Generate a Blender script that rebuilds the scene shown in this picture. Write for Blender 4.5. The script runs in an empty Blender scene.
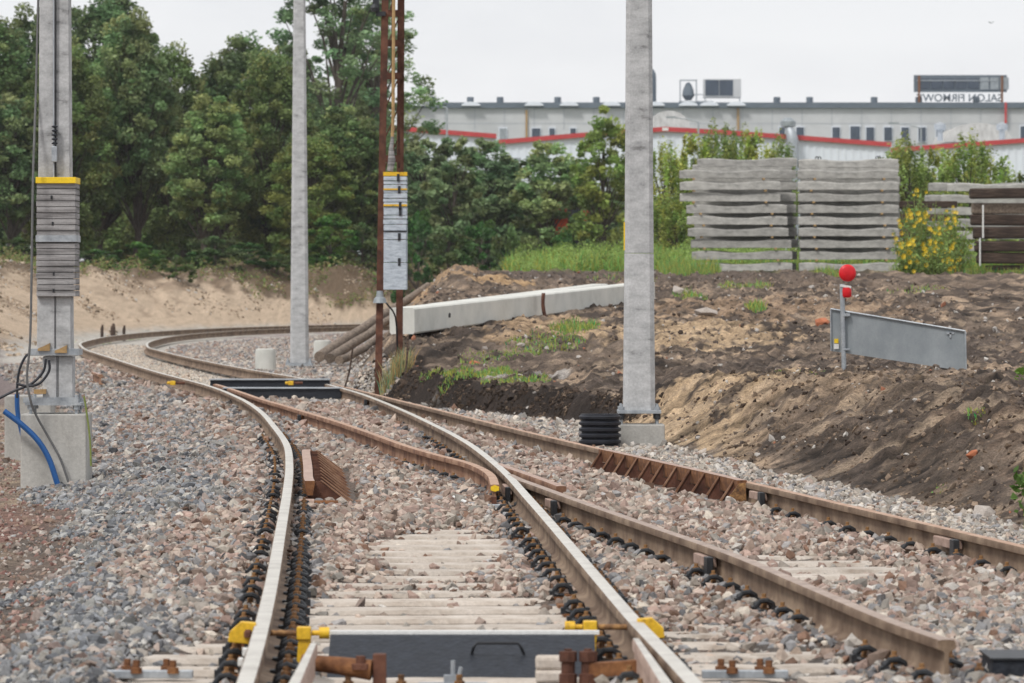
import bpy, math, random
import numpy as np
from mathutils import Vector, Matrix
random.seed(7); rng = np.random.default_rng(11)
HAZE = .00016
SC = bpy.context.scene; COL = SC.collection
PI = math.pi
# ------------------------------------------------------------------ camera geometry (metres)
F, CH, YH = 4800.0, 1.33, 287.0
def W(px, Y): return (px - 512.0) * Y / F            # world x of a picture column at distance Y
def ZZ(py, Y): return CH - (py - YH) * Y / F         # world z of a picture row at distance Y

# ------------------------------------------------------------------ helpers
def link(o, parent=None):
    COL.objects.link(o)
    if parent is not None: o.parent = parent
    return o
def tag(o, label=None, cat=None, group=None, kind=None):
    if label: o['label'] = label
    if cat: o['category'] = cat
    if group: o['group'] = group
    if kind: o['kind'] = kind
    return o
def thing(name, loc, label, cat, group=None, rz=0):
    o = bpy.data.objects.new(name, None); link(o); o.empty_display_size = .2
    o.location = loc; o.rotation_euler = (0, 0, rz)
    return tag(o, label, cat, group)
def copy_tree(o, parent=None):
    c = o.copy(); COL.objects.link(c)
    if parent is not None: c.parent = parent
    for ch in list(o.children): copy_tree(ch, c)
    return c
class MB:
    def __init__(s): s.v = []; s.f = []; s.m = []
    def add(s, vs, fs, m=0):
        b = len(s.v); s.v += [tuple(v) for v in vs]; s.f += [tuple(i + b for i in f) for f in fs]; s.m += [m] * len(fs); return s
    def box(s, c, d, rz=0, m=0, rx=0, ry=0):
        R = Matrix.Rotation(rz, 3, 'Z') @ Matrix.Rotation(ry, 3, 'Y') @ Matrix.Rotation(rx, 3, 'X')
        vs = [Vector(c) + R @ Vector((x * d[0] / 2, y * d[1] / 2, z * d[2] / 2)) for x in (-1, 1) for y in (-1, 1) for z in (-1, 1)]
        return s.add(vs, [(0, 1, 3, 2), (4, 6, 7, 5), (0, 4, 5, 1), (2, 3, 7, 6), (0, 2, 6, 4), (1, 5, 7, 3)], m)
    def rod(s, a, b, r0, r1=None, n=10, m=0): return s.tube([a, b], [r0, r0 if r1 is None else r1], n, m)
    def tube(s, pts, r, n=8, m=0):
        pts = [Vector(p) for p in pts]; k = len(pts); rs = r if isinstance(r, (list, tuple)) else [r] * k
        vs = []; fs = []; prev = None
        for i, p in enumerate(pts):
            t = (pts[min(i + 1, k - 1)] - pts[max(i - 1, 0)]); t = t.normalized() if t.length > 1e-9 else Vector((0, 0, 1))
            if prev is None:
                u = t.cross(Vector((0, 0, 1)));
                if u.length < .05: u = t.cross(Vector((1, 0, 0)))
            else: u = prev - t * prev.dot(t)
            u.normalize(); prev = u; w = t.cross(u)
            for j in range(n):
                a = 2 * PI * j / n; vs.append(p + (u * math.cos(a) + w * math.sin(a)) * rs[i])
        for i in range(k - 1):
            for j in range(n):
                fs.append((i * n + j, i * n + (j + 1) % n, (i + 1) * n + (j + 1) % n, (i + 1) * n + j))
        fs.append(tuple(range(n - 1, -1, -1))); fs.append(tuple((k - 1) * n + j for j in range(n)))
        return s.add(vs, fs, m)
    def lathe(s, c, prof, n=20, m=0):   # prof: (r,z)
        vs = []; fs = []
        for r, z in prof:
            for j in range(n): vs.append((c[0] + r * math.cos(2 * PI * j / n), c[1] + r * math.sin(2 * PI * j / n), c[2] + z))
        for i in range(len(prof) - 1):
            for j in range(n): fs.append((i * n + j, i * n + (j + 1) % n, (i + 1) * n + (j + 1) % n, (i + 1) * n + j))
        fs.append(tuple(range(n - 1, -1, -1))); fs.append(tuple((len(prof) - 1) * n + j for j in range(n)))
        return s.add(vs, fs, m)
    def prism(s, pts, o, ax, ay, az, m=0):   # outline pts (u,v) at o+u*ax+v*ay, extruded by az
        o, ax, ay, az = map(Vector, (o, ax, ay, az)); n = len(pts)
        a = [o + ax * u + ay * v for u, v in pts]; b = [p + az for p in a]
        fs = [tuple(range(n - 1, -1, -1)), tuple(range(n, 2 * n))] + [(i, (i + 1) % n, n + (i + 1) % n, n + i) for i in range(n)]
        return s.add(a + b, fs, m)
    def build(s, name, mats, parent=None, smooth=False, bevel=0, loc=None, rz=0):
        me = bpy.data.meshes.new(name); me.from_pydata(s.v, [], s.f)
        for m in (mats if isinstance(mats, (list, tuple)) else [mats]): me.materials.append(m)
        me.polygons.foreach_set('material_index', s.m)
        if smooth: me.polygons.foreach_set('use_smooth', [True] * len(s.f))
        me.update(); o = bpy.data.objects.new(name, me); link(o, parent)
        if bevel:
            b = o.modifiers.new('b', 'BEVEL'); b.width = bevel; b.segments = 2; b.limit_method = 'ANGLE'
        if smooth:
            try: me.set_sharp_from_angle(angle=math.radians(40))
            except Exception: pass
        if loc is not None: o.location = loc
        if rz: o.rotation_euler = (0, 0, rz)
        return o
def cr(pts, n=6):   # catmull-rom, any dimension
    P = [np.array(p, float) for p in pts]; P = [2 * P[0] - P[1]] + P + [2 * P[-1] - P[-2]]; out = []
    for i in range(1, len(P) - 2):
        for k in range(n):
            t = k / n; a, b, c, d = P[i - 1:i + 3]
            out.append(.5 * (2 * b + (c - a) * t + (2 * a - 5 * b + 4 * c - d) * t * t + (3 * b - a - 3 * c + d) * t ** 3))
    out.append(P[-2]); return out
def np_mesh(name, V, Fc, mats, colors=None, smooth=False, mi=None):
    me = bpy.data.meshes.new(name); n = len(V); k = Fc.shape[1]; nf = len(Fc)
    me.vertices.add(n); me.vertices.foreach_set('co', np.ascontiguousarray(V, np.float32).ravel())
    me.loops.add(nf * k); me.loops.foreach_set('vertex_index', np.ascontiguousarray(Fc, np.int32).ravel())
    me.polygons.add(nf); me.polygons.foreach_set('loop_start', np.arange(0, nf * k, k, dtype=np.int32))
    try: me.polygons.foreach_set('loop_total', np.full(nf, k, np.int32))
    except Exception: pass
    for m in (mats if isinstance(mats, (list, tuple)) else [mats]): me.materials.append(m)
    me.polygons.foreach_set('use_smooth', np.full(nf, smooth, bool))
    me.update(calc_edges=True)
    if colors is not None:
        a = me.color_attributes.new('tint', 'FLOAT_COLOR', 'POINT')
        c = np.ones((n, 4), np.float32); c[:, :3] = colors; a.data.foreach_set('color', c.ravel())
    o = bpy.data.objects.new(name, me); return o

# numpy noise
_P = rng.permutation(512)
_G = rng.normal(size=(512, 2)); _G /= np.linalg.norm(_G, axis=1)[:, None]
def pn(x, y):
    xi = np.floor(x).astype(int); yi = np.floor(y).astype(int); xf = x - xi; yf = y - yi
    u = xf * xf * xf * (xf * (xf * 6 - 15) + 10); v = yf * yf * yf * (yf * (yf * 6 - 15) + 10)
    def g(i, j, a, b):
        h = _P[(_P[i & 511] + j) & 511]; return _G[h, 0] * a + _G[h, 1] * b
    n00 = g(xi, yi, xf, yf); n10 = g(xi + 1, yi, xf - 1, yf); n01 = g(xi, yi + 1, xf, yf - 1); n11 = g(xi + 1, yi + 1, xf - 1, yf - 1)
    return (n00 * (1 - u) + n10 * u) * (1 - v) + (n01 * (1 - u) + n11 * u) * v * 1.0
def fbm(x, y, o=4):
    x = np.asarray(x, float); y = np.asarray(y, float); r = 0; a = 1
    for i in range(o): r = r + a * pn(x + 17.3 * i, y - 9.1 * i); x = x * 2.03; y = y * 2.03; a *= .5
    return r * 1.3
def sst(a, b, x): t = np.clip((x - a) / (b - a), 0, 1); return t * t * (3 - 2 * t)

# ------------------------------------------------------------------ materials
def new_mat(name):
    m = bpy.data.materials.new(name); m.use_nodes = True; nt = m.node_tree
    return m, nt, nt.nodes['Principled BSDF']
def ramp(nt, stops, fac):
    r = nt.nodes.new('ShaderNodeValToRGB'); e = r.color_ramp.elements
    while len(e) < len(stops): e.new(.5)
    for i, (p, c) in enumerate(stops): e[i].position = p; e[i].color = (*c, 1)
    nt.links.new(fac, r.inputs[0]); return r.outputs[0]
def noise(nt, scale, detail=6, rough=.6, stretch=None, coord='Object'):
    tc = nt.nodes.new('ShaderNodeTexCoord'); n = nt.nodes.new('ShaderNodeTexNoise')
    n.inputs['Scale'].default_value = scale; n.inputs['Detail'].default_value = detail; n.inputs['Roughness'].default_value = rough
    src = tc.outputs[coord]
    if stretch:
        mp = nt.nodes.new('ShaderNodeMapping'); mp.inputs['Scale'].default_value = stretch; nt.links.new(src, mp.inputs[0]); src = mp.outputs[0]
    nt.links.new(src, n.inputs['Vector']); return n.outputs['Fac']
def mixc(nt, a, b, fac, mode='MIX'):
    m = nt.nodes.new('ShaderNodeMix'); m.data_type = 'RGBA'; m.blend_type = mode
    for s, v in ((m.inputs[6], a), (m.inputs[7], b)):
        if isinstance(v, tuple): s.default_value = (*v, 1)
        else: nt.links.new(v, s)
    if isinstance(fac, (int, float)): m.inputs[0].default_value = fac
    else: nt.links.new(fac, m.inputs[0])
    return m.outputs[2]
def bump(nt, b, h, dist, strength=1):
    n = nt.nodes.new('ShaderNodeBump'); n.inputs['Distance'].default_value = dist; n.inputs['Strength'].default_value = strength
    nt.links.new(h, n.inputs['Height']); nt.links.new(n.outputs[0], b.inputs['Normal'])
def M(name, stops, scale=8, rough=.8, metal=0, stretch=None, bmp=.002, fine=60, finemix=.35, rnd=0, spec=.4):
    m, nt, b = new_mat(name)
    n1 = noise(nt, scale, 6, .62, stretch); c = ramp(nt, stops, n1)
    n2 = noise(nt, fine, 4, .7)
    c = mixc(nt, c, ramp(nt, [(.3, (.55, .55, .55)), (.7, (1.25, 1.25, 1.25))], n2), finemix, 'MULTIPLY')
    if rnd:
        oi = nt.nodes.new('ShaderNodeObjectInfo')
        c = mixc(nt, c, ramp(nt, [(0, (1 - rnd,) * 3), (1, (1 + rnd,) * 3)], oi.outputs['Random']), 1.0, 'MULTIPLY')
    nt.links.new(c, b.inputs['Base Color']); b.inputs['Roughness'].default_value = rough; b.inputs['Metallic'].default_value = metal
    b.inputs['Specular IOR Level'].default_value = spec
    if bmp: bump(nt, b, n2, bmp)
    return m
def mono(c, d=.25): return [(.3, tuple(x * (1 - d) for x in c)), (.7, tuple(x * (1 + d) for x in c))]
MT = {}
MT['rail_side'] = M('rail_side', [(.32, (.10, .058, .035)), (.5, (.2, .135, .09)), (.66, (.31, .225, .155))], 3.5, .8, .1)
MT['rail_rust'] = M('rail_rust', [(.32, (.12, .05, .03)), (.5, (.25, .13, .075)), (.66, (.38, .23, .15))], 4, .8, .1)
MT['rail_pink'] = M('rail_pink', [(.3, (.3, .2, .16)), (.55, (.45, .32, .26)), (.8, (.55, .43, .36))], 9, .7, .15)
MT['rail_worn'] = M('rail_worn', [(.3, (.46, .42, .36)), (.5, (.62, .58, .51)), (.7, (.74, .70, .62))], 5, .34, .35, bmp=0, finemix=.2)
MT['rail_brown_top'] = M('rail_brown_top', [(.3, (.27, .19, .15)), (.5, (.38, .28, .22)), (.7, (.48, .37, .3))], 6, .5, .3, bmp=.0005)
MT['rail_orange_top'] = M('rail_orange_top', [(.3, (.33, .19, .12)), (.5, (.46, .28, .18)), (.7, (.56, .4, .3))], 6, .55, .25, bmp=.0005)
MT['concrete'] = M('concrete', [(.25, (.28, .27, .25)), (.5, (.42, .41, .385)), (.75, (.52, .51, .48))], 3, .9, stretch=(1, 1, .5), fine=45, finemix=.35, rnd=.06)
MT['pole_concrete'] = M('pole_concrete', [(.28, (.2, .2, .2)), (.38, (.38, .385, .39)), (.52, (.47, .475, .48)), (.72, (.57, .575, .58))], 4.5, .9, stretch=(1.2, 1.2, 2.6), fine=50, finemix=.4, rnd=.05)
MT['pale_concrete'] = M('pale_concrete', [(.25, (.45, .45, .41)), (.5, (.58, .58, .54)), (.75, (.68, .67, .62))], 2.2, .85, fine=60, finemix=.2, rnd=.04)
MT['sleeper'] = M('sleeper_concrete', [(.32, (.33, .27, .22)), (.48, (.48, .42, .36)), (.66, (.6, .54, .48))], 4, .9, fine=70, finemix=.4, rnd=.1)
MT['stack_concrete'] = M('stack_concrete', [(.25, (.2, .2, .185)), (.5, (.34, .33, .31)), (.75, (.45, .44, .41))], 5, .9, stretch=(1, 1, 2), fine=30, finemix=.4, rnd=.16)
MT['rust'] = M('rust', [(.3, (.1, .04, .02)), (.5, (.2, .085, .035)), (.7, (.32, .15, .06))], 14, .85, .1)
MT['rust_dark'] = M('rust_dark', [(.3, (.05, .022, .015)), (.5, (.11, .045, .028)), (.7, (.18, .08, .05))], 8, .85, .1)
MT['amber'] = M('amber_rust', [(.3, (.07, .035, .018)), (.5, (.2, .1, .04)), (.7, (.4, .22, .08))], 30, .75)
MT['black'] = M('black_steel', mono((.03, .032, .036), .3), 20, .5, .2)
MT['checker'] = M('charcoal_cover', mono((.022, .026, .035), .3), 25, .6, .2, bmp=.003, fine=90)
_nt = MT['checker'].node_tree; _b = _nt.nodes['Principled BSDF']; _vo = _nt.nodes.new('ShaderNodeTexVoronoi'); _vo.inputs['Scale'].default_value = 45; _tc = _nt.nodes.new('ShaderNodeTexCoord'); _nt.links.new(_tc.outputs['Object'], _vo.inputs['Vector']); bump(_nt, _b, _vo.outputs['Distance'], .004, .6)
MT['rubber'] = M('black_plastic', mono((.022, .024, .032), .3), 10, .5)
MT['galv'] = M('galvanised', [(.3, (.3, .33, .36)), (.5, (.4, .43, .46)), (.7, (.5, .53, .55))], 12, .5, .45, bmp=.0004)
MT['board_grey'] = M('grey_panel', [(.3, (.24, .27, .29)), (.5, (.3, .33, .35)), (.72, (.4, .43, .45))], 3.5, .5, .3, bmp=0, stretch=(1, 1, .6), finemix=.15)
MT['yellow'] = M('yellow_paint', [(.34, (.22, .12, .03)), (.42, (.68, .4, .02)), (.7, (.8, .5, .03))], 16, .5, bmp=.0003)
MT['yellow_bright'] = M('yellow_board', mono((.85, .58, .02), .06), 12, .6, bmp=0)
MT['grey_wood'] = M('weathered_wood', [(.35, (.13, .125, .125)), (.5, (.25, .24, .24)), (.65, (.38, .37, .37))], 2.2, .9, stretch=(.8, .8, 13), rnd=0)
MT['blue_boards'] = M('pale_blue_boards', [(.3, (.3, .34, .39)), (.5, (.46, .51, .57)), (.7, (.58, .63, .68))], 8, .7, stretch=(1, 1, 4))
MT['log'] = M('old_log', [(.3, (.1, .075, .055)), (.5, (.2, .155, .12)), (.7, (.3, .24, .19))], 6, .95, stretch=(4, .5, 4))
MT['dark_timber'] = M('dark_timber', [(.3, (.025, .016, .012)), (.5, (.07, .045, .033)), (.7, (.17, .12, .09))], 5, .9, stretch=(.5, 3, 7), rnd=.4)
MT['pale_wood'] = M('pale_wood', mono((.4, .26, .12), .25), 12, .8)
MT['blue_pipe'] = M('blue_pipe', mono((.015, .09, .28), .15), 8, .45, bmp=0)
MT['cable_grey'] = M('cable_grey', mono((.13, .13, .13), .2), 20, .6)
MT['red_lens'] = M('red_lens', mono((.7, .012, .02), .12), 14, .4, bmp=0, finemix=.1)
MT['white_plastic'] = M('white_plastic', mono((.75, .75, .73), .05), 10, .5, bmp=0)
MT['hall_white'] = M('white_cladding', mono((.74, .78, .84), .03), .25, .6, bmp=0, fine=3, finemix=.08)
MT['hall_grey'] = M('grey_wall', [(.3, (.46, .47, .48)), (.5, (.55, .56, .57)), (.7, (.6, .61, .62))], .08, .8, bmp=0, fine=1.5, finemix=.12)
MT['red_trim'] = M('red_trim', mono((.5, .05, .05), .1), 1, .6, bmp=0)
MT['dark_fascia'] = M('dark_fascia', mono((.12, .15, .18), .15), .4, .7, bmp=0)
MT['glass_dark'] = M('dark_glass', mono((.05, .07, .1), .25), .6, .15, bmp=0)
MT['bark'] = M('bark', [(.3, (.05, .04, .032)), (.5, (.1, .08, .065)), (.7, (.17, .14, .12))], 6, .95, stretch=(3, 3, .5), bmp=.01)
MT['orange'] = M('orange_paint', mono((.75, .1, .03), .12), 2, .6, bmp=0)
MT['brick'] = M('brick', mono((.45, .16, .08), .25), 14, .9)
MT['rock'] = M('pale_rock', [(.3, (.3, .26, .23)), (.5, (.42, .37, .33)), (.7, (.52, .48, .44))], 9, .9)
MT['stem'] = M('green_stem', mono((.2, .24, .06), .2), 30, .7)
def attr_mat(name, rough=.9, fine=35, mixf=.5, bd=.004, trans=0, lo=.6, hi=1.35, spec=.3, big=0):
    m, nt, b = new_mat(name)
    a = nt.nodes.new('ShaderNodeAttribute'); a.attribute_name = 'tint'
    n2 = noise(nt, fine, 6, .7)
    c = mixc(nt, a.outputs['Color'], ramp(nt, [(.3, (lo,) * 3), (.7, (hi,) * 3)], n2), mixf, 'MULTIPLY')
    nt.links.new(c, b.inputs['Base Color']); b.inputs['Roughness'].default_value = rough; b.inputs['Specular IOR Level'].default_value = spec
    if bd: bump(nt, b, n2, bd)
    if trans:
        t = nt.nodes.new('ShaderNodeBsdfTranslucent'); nt.links.new(c, t.inputs[0]); mx = nt.nodes.new('ShaderNodeMixShader')
        mx.inputs[0].default_value = trans; out = nt.nodes['Material Output']
        nt.links.new(b.outputs[0], mx.inputs[1]); nt.links.new(t.outputs[0], mx.inputs[2]); nt.links.new(mx.outputs[0], out.inputs[0])
    return m
MT['ground'] = attr_mat('ground_soil', .95, 24, .9, .035, lo=.45, hi=1.5, spec=.15)
_nt = MT['ground'].node_tree; _b = _nt.nodes['Principled BSDF']; _src = _b.inputs['Base Color'].links[0].from_socket
_nt.links.new(mixc(_nt, _src, ramp(_nt, [(.35, (.5, .5, .5)), (.65, (1.5, 1.45, 1.4))], noise(_nt, 75, 4, .75, (1, .6, 1))), .8, 'MULTIPLY'), _b.inputs['Base Color'])
MT['stone'] = attr_mat('ballast_stone', .85, 40, .7, .004, spec=.3)
MT['leaf'] = attr_mat('leaf', .6, 2, .1, 0, .35)
_nt = MT['leaf'].node_tree; _b = _nt.nodes['Principled BSDF']; _src = _b.inputs['Base Color'].links[0].from_socket; _oi = _nt.nodes.new('ShaderNodeObjectInfo')
_c = mixc(_nt, _src, ramp(_nt, [(0, (.78, .9, .95)), (.35, (.95, 1.02, 1.1)), (.7, (1.05, 1.15, 1.1)), (1, (1.22, 1.28, 1.15))], _oi.outputs['Random']), 1, 'MULTIPLY')
_nt.links.new(_c, _b.inputs['Base Color']); _nt.links.new(_c, _nt.nodes['Translucent BSDF'].inputs[0])
MT['grass'] = attr_mat('grass', .7, 2, .1, 0, .35)

# ------------------------------------------------------------------ rail alignments (x, y)
Lk = [(-.80, 12), (-.905, 16.4), (-1.052, 20.8), (-1.255, 26), (-1.462, 31.2), (-1.67, 36), (-1.92, 40.8), (-2.32, 46.5), (-2.66, 51), (-3.04, 55.3), (-3.40, 58.8), (-3.79, 62.3), (-4.26, 66), (-4.84, 70.1), (-5.56, 75.2), (-6.48, 82.1), (-7.66, 91.2), (-8.93, 101), (-9.64, 107.5), (-10.25, 114), (-10.62, 121), (-10.9, 130), (-10.8, 141), (-10.25, 149.5), (-9.3, 157), (-8.1, 163), (-6.8, 168), (-5, 173), (-2.8, 177), (0, 180), (8, 186), (20, 190), (45, 194)]
Rk = [(.76, 12), (.60, 16.45), (.525, 18.3), (.46, 20), (.235, 26.6), (.10, 30.4), (-.05, 34.5), (-.27, 39.1), (-.48, 42.6), (-.77, 46.6), (-1.19, 52), (-1.73, 58.3), (-2.17, 62.6), (-2.79, 67.9), (-3.3, 71.6), (-4.15, 77), (-4.83, 81.6), (-5.55, 86.6), (-6.5, 93.6), (-7.5, 101.5), (-8.12, 107), (-8.78, 116), (-9.12, 125), (-9.18, 132), (-8.95, 139), (-8.4, 146), (-7.5, 152.5), (-6.3, 158), (-4.8, 163), (-2.8, 168), (0, 172), (8, 178), (20, 182)]
BRk = [(3.42, 18), (2.62, 24.7), (2.07, 29.1), (1.56, 33.2), (.74, 39.4), (.06, 44.8), (-.70, 51.2), (-1.40, 57), (-2.06, 62.6), (-2.38, 65.2)]
BLn = [(1.64, 18.1), (1.50, 19.3), (1.30, 21.6), (1.10, 23.9), (.77, 26.8), (.45, 29.6), (.18, 32.1), (.06, 33.2), (-.02, 34.1)]
BLf = [(-.115, 32.3), (-.145, 33.9), (-.22, 35.2), (-.36, 36.6), (-.62, 38.3), (-.90, 40.4), (-1.30, 43.9), (-1.70, 47.3), (-2.14, 50.7), (-2.58, 54.1), (-2.97, 57), (-3.43, 60.8), (-3.9, 64.6), (-4.08, 65.9)]
Lc, Rc, BRc, BLnc, BLfc = [np.array(cr(k, 6)) for k in (Lk, Rk, BRk, BLn, BLf)]
def xat(c, Y):
    c = c[c[:, 1].argsort()]; return np.interp(Y, c[:, 1], c[:, 0])
_Ls = Lc[:int(np.argmin(abs(Lc[:, 1] - 130)))]; _Rs = Rc[:int(np.argmin(abs(Rc[:, 1] - 130)))]
def xL(Y): return xat(_Ls, Y)
def xR(Y): return xat(_Rs, Y)
def xBR(Y): return xat(BRc, Y)
_BLall = np.vstack([BLnc, np.array(BLfc)[8:]])
def xBL(Y): return xat(_BLall, Y)
def sdist(X, Y, poly):   # signed distance, positive on the left of travel
    best = np.full(X.shape, 1e9); sg = np.ones(X.shape)
    for (x0, y0), (x1, y1) in zip(poly[:-1], poly[1:]):
        dx, dy = x1 - x0, y1 - y0; L2 = dx * dx + dy * dy
        t = np.clip(((X - x0) * dx + (Y - y0) * dy) / L2, 0, 1)
        ex = X - x0 - t * dx; ey = Y - y0 - t * dy; d = np.hypot(ex, ey); k = d < best
        best = np.where(k, d, best); sg = np.where(k, np.sign(dx * ey - dy * ex), sg)
    return best * sg
Lcoarse = Lc[::3]
# ------------------------------------------------------------------ terrain height
def foot(Y): return np.interp(Y, [10, 24, 37, 44.4, 48, 51.5, 53.4, 56.8, 60, 62, 67.6, 76, 90, 110, 140, 155, 168, 182, 230], [5.6, 3.75, 2.15, 1.36, 1.12, .85, .42, -.6, -1.38, -1.75, -2.35, -2.8, -3.05, -3.5, -3.8, -3.4, 1, 8, 30])
def riseW(Y): return np.interp(Y, [10, 44, 48, 52, 60, 66, 72, 110, 200], [1.7, 1.5, 1.1, .3, .35, .8, 1.4, 2.4, 4])
def plat(Y): return np.interp(Y, [10, 30, 44, 48, 55, 62, 67, 78, 95, 112, 118, 140, 300], [.30, .40, .44, .42, .36, .50, .66, 1.0, 1.27, 1.50, 1.54, 1.64, 1.9])
def cover(X, Y):   # 1 = ballast heaped over the sleepers, 0 = sleeper tops bare
    c = np.ones(np.shape(X))
    def el(cx, cy, rx, ry): return np.exp(-(((X - cx) / rx) ** 2 + ((Y - cy) / ry) ** 2) ** 2)
    c = c - 1.0 * el(-.34, 20.6, .76, 4.6) - .9 * el(-.42, 27.9, .42, 2.2) - .35 * el(-.4, 25, .7, 4) + .42 * el(-.1, 23.9, .8, .9) - .95 * el(-1.30, 18.9, .24, 1.7) - .95 * el(1.62, 25.6, .5, 1.6) - .95 * el(.95, 18.6, .42, 1.8) - .5 * el(.75, 22, .3, 2)
    c = c + .22 * fbm(X * 2.6, Y * .8, 3)
    return np.clip(c, 0, 1)
def height(X, Y, detail=True):
    X = np.asarray(X, float); Y = np.asarray(Y, float)
    z = np.full(X.shape, -.16)
    z = np.where(Y < 62, -.213 + .063 * cover(X, Y), z)
    # left / outer side
    d = sdist(X, Y, Lcoarse)
    near = -.155 - .19 * sst(.7, 1.6 + .4 * sst(28, 40, Y), d) - .03 * sst(2, 5, d)
    slope = -.16 + np.clip((d - 1.5) * .5, 0, 2.15) + .2 * sst(7, 22, d)
    far = sst(98, 122, Y)
    zo = near * (1 - far) + slope * far
    zo = zo * (1 - 0) + (1 - far) * 2.2 * sst(9, 40, d)
    z = np.where(d > .55, zo, z)
    z = z - .05 * ((Y > 62) & (d <= .55))
    # right side: bank and plateau
    s = (X - foot(Y)) / riseW(Y); s01 = np.clip(s, 0, 1); k = s01 * s01 * (3 - 2 * s01) * .6 + s01 * .4
    zp = plat(Y) + .05 * sst(0, 8, X - foot(Y)) - .27 * (1 - sst(.6, 3.6, X - foot(Y))) * sst(48, 52, Y) * (1 - sst(61, 69, Y))
    zp = zp + .34 * np.exp(-((X + 1.75) / 1.0) ** 2 - ((Y - 106) / 10) ** 2) + .22 * np.exp(-((X + .6) / .8) ** 2 - ((Y - 92) / 5) ** 2)
    z = np.where(s > 0, z * (1 - k) + zp * k, z)
    if detail:
        soil = np.where((s > .05), sst(.05, .5, s), 0); lsoil = sst(1.7, 2.6, d) * (X < 0)
        am = .028 + .03 * sst(50, 110, Y)
        am = am * 1.5; ridg = 1 - 2 * np.abs(fbm(X * 1.1 + Y * .12, Y * .22, 4))
        dz = .022 * (1 - 2 * np.abs(fbm(X * .9 - Y * .15, Y * 1.5 + X * .3, 5))) + am * (1.1 * fbm(X * 2.6, Y * .8, 5) + .55 * ridg) + .03 * (1 - 2 * np.abs(fbm(X * 4.5 - Y * .9, Y * .9 + X * .8, 4))) + .03 * np.clip(fbm(X * 12, Y * 5, 2), 0, 1) + .035 * np.clip(fbm(X * 7, Y * 2.6, 3), 0, 1)
        z = z + soil * dz * 1.25 + lsoil * (.018 * fbm(X * 3, Y * 1.5, 4)) * (Y < 110) + lsoil * (Y >= 110) * (.16 * fbm(X * .45, Y * .1, 5) + .07 * fbm(X * 2, Y * .5, 4)) * sst(1.5, 3.5, d) + lsoil * (Y > 110) * .35 * fbm(X * .35, Y * .05, 3) * sst(4.5, 6, d)
        z = z + .014 * fbm(X * 9, Y * 5, 2) * (soil < .3) * (lsoil < .3) * (Y < 62)
    z = z + 1.9 * sst(0, 1, (Y - 260) / 60) * 0
    return z
def H(x, y): return float(height(np.array([x]), np.array([y]))[0])

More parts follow.
